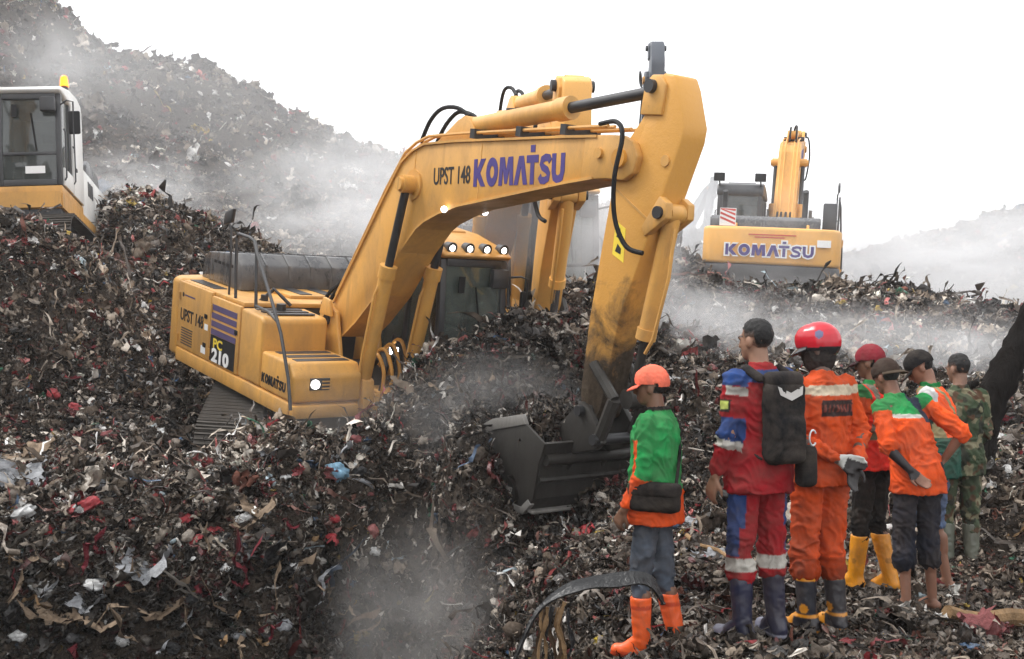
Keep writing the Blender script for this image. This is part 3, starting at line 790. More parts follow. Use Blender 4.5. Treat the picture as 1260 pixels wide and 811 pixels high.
        P('filler_cap', 'dark_metal', MB().cone((.25, -.95, 2.05), (.25, -.95, 2.16), .06, .06, 12).cone((-.25, -.95, 2.05), (-.25, -.95, 2.2), .05, .05, 10).tube([(-.3, -1.0, 2.1), (-.2, -.85, 2.28), (-.05, -.8, 2.2), (0, -.7, 2.1)], .025, 6))
    # --- cab
    cm = st['cab']; X0, X1, c0, c1 = .06, 1.78, .38, 1.36
    P('cab_floor', Y, MB().box(X0, X1, c0, c1, 1.205, 1.42), bevel=.03)
    P('cab_rear', cm, MB().box(X0, X0+.08, c0, c1, 1.42, 2.35).box(X0, X0+.08, c0, c0+.1, 2.35, 3.0).box(X0, X0+.08, c1-.1, c1, 2.35, 3.0), bevel=.02)
    pf = st['frame']
    for yy in (c0, c1-.085):
        P('pillar', pf, MB().prism([(X1-.09, 1.42), (X1, 1.42), (X1, 2.2), (X1-.08, 2.95), (X1-.17, 2.95), (X1-.09, 2.2)], yy, yy+.085), bevel=.012)
        P('pillar', pf, MB().box(.95, 1.03, yy+.01, yy+.075, 1.42, 2.96), bevel=.01)
        P('pillar', pf, MB().box(X0+.02, X0+.10, yy+.003, yy+.08, 2.35, 2.96), bevel=.01)
        P('sill', pf, MB().box(X0+.1, X1-.09, yy+.01, yy+.075, 1.42, 1.50), bevel=.01)
    for a_ in ((X1-.16, X1-.06, c0+.08, c1-.085, 2.86, 2.955), (X1-.045, X1, c0+.085, c1-.085, 1.42, 1.52), (X1-.05, X1-.005, c0+.085, c1-.085, 1.92, 1.97)):
        P('crossbar', pf, MB().box(*a_), bevel=.01)
    roof = P('cab_roof', cm, MB().prism([(X0-.02, 2.96), (X1-.05, 2.96), (X1+.02, 3.0), (X1-.12, 3.08), (X0+.95, 3.22), (X0+.35, 3.27), (X0+.05, 3.22), (X0-.04, 3.08)], c0-.02, c1+.02), bevel=.04, seg=3)
    P('roof_hatch', cm, MB().prism([(.45, 3.22), (1.0, 3.2), (1.0, 3.245), (.45, 3.29)], c0+.18, c1-.18), par=roof, bevel=.015)
    G = st['glass']
    P('windscreen', G, MB().prism([(X1-.035, 1.97), (X1-.025, 1.97), (X1-.025, 2.2), (X1-.095, 2.87), (X1-.105, 2.87), (X1-.035, 2.2)], c0+.085, c1-.085))
    P('lower_windscreen', G, MB().box(X1-.035, X1-.025, c0+.085, c1-.085, 1.52, 1.92))
    for yy in (c0+.035, c1-.045):
        P('side_window', G, MB().box(1.03, X1-.09, yy, yy+.008, 1.5, 2.2).prism([(1.03, 2.2), (X1-.09, 2.2), (X1-.165, 2.95), (1.03, 2.95)], yy, yy+.008))
        if not (yy > 1 and st['door'] != 'yellow'):
            P('side_window', G, MB().box(X0+.1, .95, yy, yy+.008, 1.5, 2.95))
    P('rear_window', G, MB().box(X0+.03, X0+.04, c0+.1, c1-.1, 2.35, 2.96))
    P('seat', 'seat', MB().box(.35, .85, .66, 1.1, 1.75, 1.88).prism([(.30, 1.85), (.44, 1.85), (.34, 2.5), (.22, 2.5)], .66, 1.1).box(.42, .8, .72, 1.04, 1.42, 1.75).box(.24, .32, .76, 1.0, 2.5, 2.68), bevel=.04)
    P('control_console', 'black_panel', MB().box(.5, 1.1, .50, .62, 1.42, 1.98).box(.5, 1.1, 1.14, 1.26, 1.42, 1.98).cone((1.0, .56, 1.98), (1.05, .56, 2.2), .02, .03, 8).cone((1.0, 1.2, 1.98), (1.05, 1.2, 2.2), .02, .03, 8).box(1.35, 1.5, .45, .55, 1.42, 2.15), bevel=.01)
    P('wiper', 'black_rubber', MB().tube([(X1-.01, .98, 2.0), (X1+.0, .95, 2.25), (X1-.05, .9, 2.62)], .012, 6).box(X1-.02, X1+.005, .62, .70, 2.55, 2.75))
    mr = P('mirror', 'black_panel', MB().tube([(X1-.05, c1, 2.75), (X1+.08, c1+.12, 2.78), (X1+.1, c1+.22, 2.75), (X1+.1, c1+.22, 1.9)], .014, 6))
    P('mirror_glass', 'black_rubber', MB().box(X1+.05, X1+.11, c1+.14, c1+.32, 2.22, 2.60), par=mr, bevel=.025)
    mr = P('mirror', 'black_panel', MB().box(X1-.02, X1+.08, c1-.30, c1-.06, 2.62, 2.86), bevel=.03)
    P('door_rail', 'black_panel', MB().tube([(X1-.06, c1+.03, 1.5), (X1-.05, c1+.06, 1.55), (X1-.07, c1+.06, 2.3), (X1-.1, c1+.03, 2.36)], .014, 6).tube([(1.0, c1+.03, 1.6), (1.0, c1+.06, 1.65), (1.0, c1+.06, 2.2), (1.0, c1+.03, 2.25)], .012, 6))
    if st['lamps']:
        for k in range(4):
            lp = P('roof_lamp', 'black_panel', MB().cone((X1-.16, c0+.12+k*.255, 3.10), (X1-.04, c0+.12+k*.255, 3.085), .052, .07, 14), par=root)
            P('lamp_lens', 'lamp', MB().sphere((X1-.04, c0+.12+k*.255, 3.085), .040, 12, 8, (.35, 1, 1)), par=lp)
    if st['beacon']:
        bq = P('beacon', 'black_panel', MB().cone((.7 if st['main'] else .95, .95 if st['main'] else 1.28, 3.05), (.7 if st['main'] else .95, .95 if st['main'] else 1.28, 3.3), .07, .06, 14))
        bx, by = (.7, .95) if st['main'] else (.95, 1.28)
        P('beacon_lens', st['beacon'], MB().cone((bx, by, 3.3), (bx, by, 3.44), .075, .06, 14).sphere((bx, by, 3.44), .06, 14, 8), par=bq)
    if st['door'] != 'yellow':
        dw = P('cab_door', st['door'], MB().box(X0+.08, .96, c1-.01, c1+.035, 1.42, 2.98).box(1.02, X1-.08, c1-.01, c1+.035, 1.42, 1.72), bevel=.015)
        P('door_handle', 'black_rubber', MB().box(.8, .9, c1+.035, c1+.06, 1.85, 1.9), par=dw)
        for k in range(3):
            P('louvre', 'black_panel', MB().box(-.85+k*.17, -.74+k*.17, 1.363, 1.372, 1.72, 1.98), par=d4)
        P('sticker', 'decal_white', MB().box(X1-.024, X1-.020, .80, 1.10, 1.62, 1.74))
        P('skirt_strip', 'yellow', MB().box(-2.1, 1.88, 1.362, 1.38, 1.02, 1.26))
        P('skirt_strip', 'yellow', MB().box(1.905, 1.93, -.5, 1.36, 1.03, 1.28))
        P('belly_guard', 'black_panel', MB().box(.2, 1.85, .36, 1.34, .7, 1.015))
    # --- boom
    bp_ = [(.24, 1.98), (.28, 2.12), (.40, 2.22), (.90, 2.90), (1.41, 3.60), (1.74, 4.03), (1.95, 4.17), (2.2, 4.26), (2.8, 4.315), (4.69, 4.43), (5.12, 4.45),
           (5.12, 4.075), (4.76, 4.01), (2.97, 3.64), (2.62, 3.53), (2.35, 3.42), (2.2, 3.33), (1.88, 3.02), (1.44, 2.46), (1.0, 2.06), (.70, 1.84), (.45, 1.78), (.28, 1.84)]
    bm_ = MT[st['boom']]
    bo = P('boom', bm_, MB().prism(bp_, BY0, BY1), B, bevel=.012)
    up = bp_[2:11]; lo = bp_[11:21]
    def strip(pl, w, y0, y1):                                     # flange plates along an edge
        mb = MB()
        for a, b in zip(pl[:-1], pl[1:]):
            d = Vector((b[0]-a[0], b[1]-a[1])).normalized(); nn = Vector((-d[1], d[0]))*w
            mb.prism([(a[0]-nn[0], a[1]-nn[1]), (b[0]-nn[0], b[1]-nn[1]), (b[0]+nn[0], b[1]+nn[1]), (a[0]+nn[0], a[1]+nn[1])], y0, y1)
        return mb
    P('boom_flange', bm_, strip(up, .012, BY0-.025, BY1+.025), B)
    P('boom_flange', bm_, strip(lo, .012, BY0-.025, BY1+.025), B)
    P('boom_seam', bm_, MB().box(2.02, 2.035, BY0-.004, BY1+.004, 3.6, 4.2).box(3.30, 3.315, BY0-.004, BY1+.004, 3.74, 4.32), B)
    for y0, y1 in ((BY0-.012, BY0+.07), (BY1-.07, BY1+.012)):
        P('boom_nose', bm_, MB().prism([(4.95, 4.455), (5.28, 4.47), (5.45, 4.47), (5.60, 4.42), (5.68, 4.30), (5.64, 4.15), (5.52, 4.08), (5.3, 4.08), (4.95, 4.05)], y0, y1), B, bevel=.015)
    P('boom_pin', 'yellow_dirty', MB().cone((NOSE[0], BY0-.05, NOSE[1]), (NOSE[0], BY1+.05, NOSE[1]), .085, .085, 18), B)
    P('boom_pin', bm_, MB().cone((5.18, BY0-.04, 4.30), (5.18, BY1+.04, 4.30), .05, .05, 14), B)
    P('boom_boss', bm_, MB().cone((2.04, BY0-.02, 3.80), (2.04, BY1+.02, 3.80), .17, .17, 22).cone((2.04, BY0-.21, 3.80), (2.04, BY1+.21, 3.80), .075, .075, 16), B)
    P('boom_foot_bracket', Y, MB().prism([(.1, 1.1), (.95, 1.1), (.75, 1.75), (.62, 2.12), (.40, 2.2), (.2, 2.1)], BY0-.09, BY0-.03).prism([(.1, 1.1), (.95, 1.1), (.75, 1.75), (.62, 2.12), (.40, 2.2), (.2, 2.1)], BY1+.03, BY1+.09), bevel=.015)
    P('boom_pin', 'dark_metal', MB().cone((FOOT[0], BY0-.12, FOOT[1]), (FOOT[0], BY1+.12, FOOT[1]), .07, .07, 14))
    P('front_bracket', Y, MB().prism([(1.15, 1.08), (1.62, 1.08), (1.55, 1.45), (1.42, 1.5), (1.28, 1.45)], -.46, -.30).prism([(1.15, 1.08), (1.62, 1.08), (1.55, 1.45), (1.42, 1.5), (1.28, 1.45)], .14, .30).box(.95, 1.60, -.30, .14, 1.04, 1.30), bevel=.015)
    P('valve_block', 'dark_metal', MB().box(.75, 1.15, -.25, .1, 1.3, 1.55).tube([(1.1, -.1, 1.5), (1.35, -.1, 1.75), (1.5, -.12, 1.6), (1.45, -.15, 1.3)], .03, 6).tube([(1.1, .0, 1.5), (1.3, .02, 1.85), (1.5, .02, 1.7), (1.5, 0, 1.3)], .03, 6)
      .tube([(1.1, .08, 1.5), (1.25, .1, 1.95), (1.45, .1, 1.8), (1.5, .1, 1.3)], .025, 6))
    if st['lamps']:
        P('boom_lamp', 'lamp_dim', MB().box(1.30, 1.34, .02, .12, 1.72, 1.80))
        for yy in (BY0-.05, BY1+.05):
            P('boom_lamp', 'lamp', MB().sphere((2.78, yy, 3.585), .036, 10, 8), B)
    # boom hydraulic lines, hoses
    hl_ = MB()
    for yy in (BY0+.04, BY0+.12, BY1-.12, BY1-.04):
        hl_.tube([(.35, yy, 2.3), (.84, yy, 2.98), (1.36, yy, 3.70), (1.72, yy, 4.14), (1.95, yy, 4.27), (2.2, yy, 4.35), (2.8, yy, 4.40), (4.69, yy, 4.52), (5.2, yy, 4.55)], .018, 6)
    P('hydraulic_line', st['boom'], hl_, B)
    for xx in (3.1, 3.9, 4.6):
        P('line_clamp', 'dark_metal', MB().box(xx-.04, xx+.04, BY0+.0, BY1-.0, 4.34+.06*(xx-2.8), 4.44+.06*(xx-2.8)), B)
    P('hose', 'black_rubber', MB().tube(smooth_path([(1.95, -.2, 4.28), (2.1, -.2, 4.52), (2.3, -.19, 4.66), (2.55, -.15, 4.68), (2.75, -.12, 4.60)], 4), .024, 7).tube(smooth_path([(2.05, -.05, 4.30), (2.2, -.05, 4.50), (2.42, -.05, 4.64), (2.68, -.03, 4.62), (2.8, -.03, 4.54)], 4), .024, 7), B)
    P('hose', 'black_rubber', MB().tube(smooth_path([(5.15, BY0-.02, 4.56), (5.42, BY0-.06, 4.58), (5.56, BY0-.10, 4.45), (5.55, BY0-.13, 4.1), (5.58, BY0-.10, 3.75), (5.72, BY0-.06, 3.52), (5.90, BY0-.02, 3.48)], 5), .022, 8), B)
    if st['main']:
        x = Vector((1.80, 0, .17)); 
        logo_on(root, .285, 1.50, (3.22, BY0-.003, 3.86), x, (0, 0, 1), MT['decal_blue'], B)
        text_on(root, 'lettering', 'UPST 148', .26, (2.44, BY0-.003, 3.83), x, (0, 0, 1), MT['decal_black'], .003, .68, 1.0, M=B)
    elif st['body'] != 'grey_paint':
        logo_on(root, .25, 1.42, (3.20, BY0-.003, 3.885), (1.80, 0, .17), (0, 0, 1), MT['decal_blue'], B)
    # --- arm
    ap = [(5.72, 4.80), (5.74, 4.97), (5.82, 5.02), (5.94, 5.0), (6.0, 4.90), (6.13, 4.58), (6.12, 4.45), (5.60, 2.85), (5.50, 2.06), (5.46, 1.92), (5.36, 1.86), (5.25, 1.92), (5.19, 2.1), (5.20, 2.8), (5.28, 3.7), (5.31, 4.0), (5.33, 4.2), (5.42, 4.40), (5.58, 4.60)]
    ay0, ay1 = -.235, .05
    P('arm', 'arm_mud' if st['main'] else bm_, MB().prism(ap, ay0, ay1), A, bevel=.02)
    P('arm_seam', bm_, MB().prism([(5.34, 4.0), (5.90, 3.72), (5.905, 3.74), (5.345, 4.02)], ay0-.006, ay1+.006), A)
    P('arm_boss', bm_, MB().cone((5.96, ay0-.015, 4.28), (5.96, ay1+.015, 4.28), .05, .05, 14), A)
    for y0, y1 in ((ay0-.03, ay0+.05), (ay1-.05, ay1+.03)):
        P('arm_ear', bm_, MB().prism([(5.60, 4.66), (5.62, 4.92), (5.70, 5.0), (5.80, 5.0), (5.88, 4.92), (5.86, 4.66)], y0, y1), A, bevel=.01)
        P('arm_ear', bm_, MB().prism([(5.78, 3.70), (5.96, 3.98), (6.06, 3.93), (6.07, 3.80), (5.99, 3.74), (5.83, 3.62)], y0, y1), A, bevel=.01)
    P('arm_pin', 'dark_metal', MB().cone((5.72, ay0-.08, 4.90), (5.72, ay1+.08, 4.90), .06, .06, 14).cone((5.98, ay0-.06, 3.84), (5.98, ay1+.06, 3.84), .055, .055, 14), A)
    if st['main']:
        sg = P('warning_sticker', 'decal_yellow', MB().prism([(5.42, 3.42), (5.58, 3.36), (5.56, 3.66), (5.42, 3.72)], ay0-.004, ay0-.001), A)
        P('sticker_symbol', 'decal_black', MB().prism([(5.45, 3.58), (5.53, 3.555), (5.49, 3.66)], ay0-.007, ay0-.0045), A, par=sg)
        P('sticker_symbol', 'decal_black', MB().prism([(5.455, 3.45), (5.53, 3.43), (5.53, 3.48), (5.48, 3.52)], ay0-.007, ay0-.0045), A, par=sg)
    # --- bucket
    bk = [(5.30, 1.66), (5.235, 1.45), (5.215, 1.12), (5.14, .985), (5.0, .93), (4.82, .95), (4.62, 1.04), (4.42, 1.20), (4.30, 1.40), (4.25, 1.52)]
    mouth = [(4.25, 1.52), (4.50, 1.66), (4.93, 1.80), (5.30, 1.66)]
    y0, y1 = -.65, .45
    shell = MB()
    th = .03
    for a, b in zip(bk[:-1], bk[1:]):
        d = Vector((b[0]-a[0], b[1]-a[1])).normalized(); nn = Vector((d[1], -d[0]))*th
        if (nn[0]*(4.7-a[0])+nn[1]*(1.5-a[1])) < 0: nn = -nn
        shell.prism([a, b, (b[0]+nn[0], b[1]+nn[1]), (a[0]+nn[0], a[1]+nn[1])], y0, y1)
    KM = K
    bu = P('bucket', 'muddy_steel', shell, KM)
    side = bk + mouth[1:3]
    for yy in (y0-.03, y1-.0):
        P('bucket_side', 'muddy_steel', MB().prism(side, yy, yy+.03), KM, par=root, bevel=.006)
        P('side_cutter', 'worn_steel', MB().prism([(4.48, 1.70), (4.93, 1.85), (5.0, 1.77), (4.52, 1.60), (4.24, 1.46), (4.20, 1.53)], yy-.012, yy+.042), KM, bevel=.008)
        P('wear_strip', 'worn_steel', MB().prism([(5.20, 1.06), (5.10, .94), (4.80, .91), (4.50, 1.06), (4.53, 1.12), (4.82, .99), (5.06, 1.0), (5.15, 1.1)], yy-.012, yy+.042), KM, bevel=.006)
    for k in range(5):
        yy = y0+.05+k*.25
        P('tooth', 'worn_steel', MB().prism([(4.34, 1.38), (4.25, 1.50), (4.08, 1.66)], yy-.045, yy+.045), KM, bevel=.01)
    for yy in (ay0-.10, ay1+.04):
        P('bucket_ear', 'muddy_steel', MB().prism([(5.0, 1.72), (5.20, 1.92), (5.32, 2.05), (5.42, 2.02), (5.62, 1.84), (5.68, 1.74), (5.60, 1.66), (5.30, 1.55), (5.22, 1.35)], yy, yy+.06), KM, bevel=.012)
    P('bucket_lip', 'worn_steel', MB().box(5.10, 5.225, y0-.02, y1+.02, .975, 1.0), KM, bevel=.004)
    P('bucket_tube', 'muddy_steel', MB().cone((5.27, y0+.02, 1.50), (5.27, y1-.02, 1.50), .055, .055, 12).cone((5.235, y0, 1.30), (5.235, y1, 1.30), .03, .03, 8), KM)
    P('bucket_pin', 'dark_metal', MB().cone((ATIP[0], ay0-.16, ATIP[1]), (ATIP[0], ay1+.16, ATIP[1]), .05, .05, 12).cone((5.61, ay0-.16, 1.76), (5.61, ay1+.16, 1.76), .05, .05, 12), KM)
    # --- cylinders between pins
    def cyl(nm, p, q, y, r, frac, mat, rodmat='chrome'):
        p = Vector((p[0], y, p[1])); q = Vector((q[0], y, q[1])); d = q-p; e = p+d*frac
        c = P(nm, mat, MB().cone(p, e, r, r, 18).cone(p+d*(frac-.05), e+d*.01, r*1.18, r*1.18, 18).cone(p-Vector((0, r*1.1, 0)), p+Vector((0, r*1.1, 0)), r*1.1, r*1.1, 14), smooth=50)
        P('piston_rod', rodmat, MB().cone(e, q, r*.56, r*.56, 14), par=c)
        P('rod_eye', 'muddy_steel' if rodmat == 'muddy_steel' else mat, MB().cone(q-Vector((0, r*.95, 0)), q+Vector((0, r*.95, 0)), r*1.15, r*1.15, 16), par=c)
        return c
    def tp(Mx, p): w = Mx @ Vector((p[0], 0, p[1])); return (w.x, w.z)
    for y in (-.39, .23):
        c = cyl('boom_cylinder', (1.42, 1.36), tp(B, (2.04, 3.80)), y, .088, .60, bm_ if st['main'] else st['boom'], 'dark_metal')
        P('cylinder_line', bm_, MB().tube([(1.52, y-.10, 1.55), (1.55, y-.11, 1.75), (1.72, y-.11, 2.5), (1.74, y-.07, 2.62)], .016, 6), par=c) if st['main'] else None
    cyl('arm_cylinder', tp(B, (2.78, 4.49)), tp(A, (5.72, 4.90)), -.08, .098, .55, bm_, 'dark_metal')
    P('arm_cylinder_bracket', bm_, MB().prism([(2.2, 4.25), (3.1, 4.33), (2.92, 4.52), (2.8, 4.6), (2.66, 4.55)], -.20, -.165).prism([(2.2, 4.25), (3.1, 4.33), (2.92, 4.52), (2.8, 4.6), (2.66, 4.55)], .005, .04), B, bevel=.01)
    lk = tp(A, (5.72, 2.30)); bl = tp(KM, (5.61, 1.76))
    # bell-crank pin follows the bucket: keep link length from the ear and lever length from the arm
    piv = tp(A, (5.42, 2.42))
    def circ(c0_, r0, c1_, r1):
        dx, dz = c1_[0]-c0_[0], c1_[1]-c0_[1]; d = math.hypot(dx, dz)
        d = min(max(d, abs(r0-r1)+1e-3), r0+r1-1e-3)
        a = (r0*r0-r1*r1+d*d)/(2*d); h = math.sqrt(max(r0*r0-a*a, 0)); L = math.hypot(dx, dz)
        ux, uz = dx/L, dz/L
        s = [(c0_[0]+a*ux-h*uz*k, c0_[1]+a*uz+h*ux*k) for k in (1, -1)]
        return s
    loc = [circ(piv, .42, bl, .42)]
    Ai = A.inverted()
    best = max(loc[0], key=lambda q: (Ai @ Vector((q[0], 0, q[1]))).x)
    cyl('bucket_cylinder', tp(A, (5.98, 3.84)), best, -.095, .078, .66, bm_, 'muddy_steel' if st['main'] else 'chrome')
    P('bucket_cylinder_line', bm_, MB().tube([(6.09, -.16, 3.72), (6.10, -.17, 3.3), (6.0, -.17, 2.75), (5.9, -.15, 2.6)], .016, 6), A)
    for yy in (ay0-.075, ay1+.035):
        P('link', 'muddy_steel', MB().cone((piv[0], yy, piv[1]), (best[0], yy, best[1]), .05, .05, 8).cone((best[0], yy, best[1]), (bl[0], yy, bl[1]), .06, .06, 8))
    return root

def pose(yaw, pitch, roll, loc):
    return Matrix.Translation(loc) @ Matrix.Rotation(R_(yaw), 4, 'Z') @ Matrix.Rotation(R_(pitch), 4, 'Y') @ Matrix.Rotation(R_(roll), 4, 'X')

exc_main = excavator('excavator', 'muddy yellow crawler excavator digging with its bucket, handrail and black hood in full view', 'excavator',
    pose(-53.3, 9.8, 0, (-2.45, 15.1, CAM_Z-1.77)), under=R_(-27), st=dict(main=True, shoes=True, lamps=True, beacon='beacon_red', glass='glass'))
EXG = 'excavators working on the landfill'
exc_main['group'] = EXG
def scl(k): return Matrix.Diagonal((k, k, k, 1))
excavator('excavator', 'yellow excavator behind the digging one, its boom rising above the front boom', 'excavator',
    pose(-80, 3, 0, (-.47, 20.05, CAM_Z-1.04)) @ scl(1.12), boom=R_(-11.4), arm=R_(-9.7), bucket=R_(20), under=R_(15), st=dict(body='pale_yellow', boom='pale_yellow', cab='pale_yellow'), group=EXG)
excavator('excavator', 'yellow excavator seen from behind with lettered counterweight and striped warning board', 'excavator',
    pose(74.2, -1.7, 3.6, (5.73, 25.13, CAM_Z-.04)), boom=R_(4.3), arm=R_(-30), bucket=R_(0), under=R_(10), st=dict(rear=True, body='pale_yellow', boom='pale_yellow', cab='black_panel', armlow='pale_yellow', glass='glass_dark'), group=EXG)
excavator('excavator', 'excavator with white cab door, dark windscreen and lit amber beacon', 'excavator',
    pose(-80, -6.0, 3.1, (-8.76, 19.64, CAM_Z+.66)), boom=R_(10), arm=R_(0), under=R_(0), st=dict(body='yellow', door='white_paint', cab='white_paint', beacon='beacon_amber', glass='glass_dark'), group=EXG)
excavator('excavator', 'grey excavator with only its upright arm showing above the front arm', 'excavator',
    pose(-90, 0, 0, (4.14, 35.2, CAM_Z-2.3)) @ scl(1.3), boom=R_(45), arm=R_(-45), bucket=R_(30), st=dict(body='grey_paint', boom='grey_paint', cab='grey_paint', armlow='grey_paint'), group=EXG)
excavator('excavator', 'pale far excavator almost lost in steam beside the rear-facing one', 'excavator',
    pose(-68, 0, 0, (11.2, 75, CAM_Z+2.4)), boom=R_(30), arm=R_(-40), bucket=R_(0), st=dict(body='grey_paint', boom='grey_paint', cab='grey_paint', armlow='grey_paint'), group=EXG)
# ------------------------------------------------------------------ people
def M_attr(name, rough, var=.2, scale=30, bmp=.35, spec=.3, dirt=.0):
    m, n, l, b = newmat(name)
    at = n.new('ShaderNodeAttribute'); at.attribute_name = 'col'
    tc = n.new('ShaderNodeTexCoord')
    nz = noise(n, l, scale, 5, .65, .3, tc.outputs['Object']); n2 = noise(n, l, 5, 4, .6, .2, tc.outputs['Object'])
    r = ramp(n, [(.3, (1-var,)*3), (.7, (1+var*.5,)*3)]); l.new(n2.outputs['Fac'], r.inputs[0])
    mx = n.new('ShaderNodeMix'); mx.data_type = 'RGBA'; mx.blend_type = 'MULTIPLY'; mx.inputs[0].default_value = 1
    l.new(at.outputs['Color'], mx.inputs[6]); l.new(r.outputs[0], mx.inputs[7])
    n3 = noise(n, l, 3.4, 7, .72, .4, tc.outputs['Object']); r3 = ramp(n, [(.42, (0, 0, 0)), (.74, (dirt,)*3)]); l.new(n3.outputs['Fac'], r3.inputs[0])
    md = n.new('ShaderNodeMix'); md.data_type = 'RGBA'; l.new(r3.outputs[0], md.inputs[0]); l.new(mx.outputs[2], md.inputs[6]); md.inputs[7].default_value = (.11, .088, .07, 1)
    l.new(md.outputs[2], b.inputs['Base Color'])
    b.inputs['Roughness'].default_value = rough
    b.inputs['Specular IOR Level'].default_value = spec
    bump(n, l, b, nz.outputs['Fac'], bmp, .006)
    return m
MT['cloth'] = M_attr('woven work cloth', .85, .34, 34, .55, .10, .55)
MT['skin'] = M_attr('skin', .5, .15, 60, .12, .4)
MT['boot'] = M_attr('rubber boot', .40, .3, 18, .2, .5, .6)
MT['hairm'] = M_attr('black hair', .6, .3, 140, .8, .3)
MT['shell'] = M_attr('glossy helmet shell', .22, .12, 10, .03, .5)

def cap_shape(p, q, r0, r1, n=12):
    mb = MB(); p = Vector(p); q = Vector(q)
    mb.cone(p, q, r0, r1, n); mb.sphere(p, r0, n, 8); mb.sphere(q, r1, n, 8)
    return mb
def loft(rings, n=20):
    """rings: (centre, rx, ry) stacked upward"""
    mb = MB(); vs = []
    for c, rx, ry in rings:
        for i in range(n):
            t = 2*math.pi*i/n; ct, s_ = math.cos(t), math.sin(t)
            e = .85
            vs.append((c[0]+rx*math.copysign(abs(ct)**e, ct), c[1]+ry*math.copysign(abs(s_)**e, s_), c[2]))
    m_ = len(rings)
    fs = [(i*n+k, i*n+(k+1)%n, (i+1)*n+(k+1)%n, (i+1)*n+k) for i in range(m_-1) for k in range(n)]
    fs += [tuple(range(n-1, -1, -1)), tuple(range((m_-1)*n, m_*n))]
    return mb.add(vs, fs)
def union(mbs, voxel, iters=4, fac=.5):
    al = MB()
    for m_ in mbs: al.add(m_.v, m_.f)
    me = bpy.data.meshes.new('tmp'); me.from_pydata(al.v, [], al.f)
    bm = bmesh.new(); bm.from_mesh(me); bmesh.ops.recalc_face_normals(bm, faces=bm.faces); bm.to_mesh(me); bm.free()
    o = bpy.data.objects.new('tmp', me); COL.objects.link(o)
    r = o.modifiers.new('r', 'REMESH'); r.mode = 'VOXEL'; r.voxel_size = voxel
    if iters:
        s = o.modifiers.new('s', 'SMOOTH'); s.factor = fac; s.iterations = iters
    dg = bpy.context.evaluated_depsgraph_get()
    res = bpy.data.meshes.new_from_object(o.evaluated_get(dg))
    bpy.data.objects.remove(o); bpy.data.meshes.remove(me)
    return res
def mesh_co(me):
    a = np.empty(len(me.vertices)*3); me.vertices.foreach_get('co', a); return a.reshape(-1, 3)
def mesh_no(me):
    a = np.empty(len(me.vertices)*3); me.vertices.foreach_get('normal', a); return a.reshape(-1, 3)
def finish(name, me, col, mat, parent, disp=None):
    P = mesh_co(me)
    if disp is not None:
        P = P + mesh_no(me)*disp[:, None]
        me.vertices.foreach_set('co', np.ascontiguousarray(P).ravel())
    a = me.attributes.new('col', 'FLOAT_COLOR', 'POINT')
    c = np.ones((len(P), 4)); c[:, :3] = col
    a.data.foreach_set('color', c.ravel())
    me.polygons.foreach_set('use_smooth', np.ones(len(me.polygons), bool))
    me.update()
    return link(name, me, MT[mat], parent)
def segd(P, a, b):
    a = np.array(a, float); b = np.array(b, float); d = b-a
    t = np.clip(((P-a)@d)/(d@d), 0, 1)
    return np.linalg.norm(P-(a+t[:, None]*d), axis=1), t
def folds(P, amp, seed, s=.07):
    wv = np.stack([pnoise(P/.13+seed), pnoise(P/.13+seed+31.7), pnoise(P/.13+seed+57.1)], -1)
    W = P+.055*wv
    rdg = lambda n_: np.clip(1-2.1*np.abs(n_), 0, 1)**1.6
    h = rdg(pnoise(W/np.array([.17, .17, .055])+seed*1.3)); v = rdg(pnoise(W/np.array([.06, .07, .24])+seed*2.1))
    d = rdg(pnoise(np.stack([W[:, 0]+W[:, 2]*.8, W[:, 1]+W[:, 2]*.3, W[:, 2]-W[:, 0]*.8], -1)/np.array([.05, .12, .16])+seed*.7))
    mk = np.clip(.5+1.2*pnoise(P/.19+seed*3.1), 0, 1)
    return amp*(mk*h+(1-mk)*v*.8+.7*d+.5*pnoise(P/.16+seed)-.75)
def srgb(r, g, b):
    f = lambda v: (v/255/12.92 if v/255 <= .04045 else ((v/255+.055)/1.055)**2.4)
    return np.array([f(r), f(g), f(b)])

def hand_shapes(w, d, nrm, s, curl=.5, left=True):
    """palm + four bent fingers + thumb; w wrist, d pointing direction, nrm palm normal"""
    w = Vector(w); d = Vector(d).normalized(); nrm = Vector(nrm); nrm = (nrm-d*nrm.dot(d)).normalized()
    side = d.cross(nrm)*(1 if left else -1)      # towards the thumb
    sh = []
    for k, (off, L) in enumerate(((.030, .078), (.010, .086), (-.011, .080), (-.031, .064))):
        k0 = w + d*.012*s + side*off*.55*s; k1 = w + d*(.092-abs(off)*.15)*s + side*off*s
        sh.append(cap_shape(k0, k1, .0150*s, .0115*s, 8))
        a1 = curl*.7; a2 = curl*1.6
        d1 = d*math.cos(a1)+nrm*math.sin(a1); d2 = d*math.cos(a2)+nrm*math.sin(a2)
        m1 = k1+d1*L*.52*s; m2 = m1+d2*L*.48*s
        sh.append(cap_shape(k1, m1, .0105*s, .0095*s, 8)); sh.append(cap_shape(m1, m2, .0095*s, .0080*s, 8))
    t0 = w+d*.022*s+side*.022*s; t1 = w+d*.055*s+side*.056*s+nrm*.012*s; t2 = w+d*.088*s+side*.062*s+nrm*.026*s
    sh.append(cap_shape(t0, t1, .0145*s, .0115*s, 8)); sh.append(cap_shape(t1, t2, .0110*s, .0088*s, 8))
    return sh

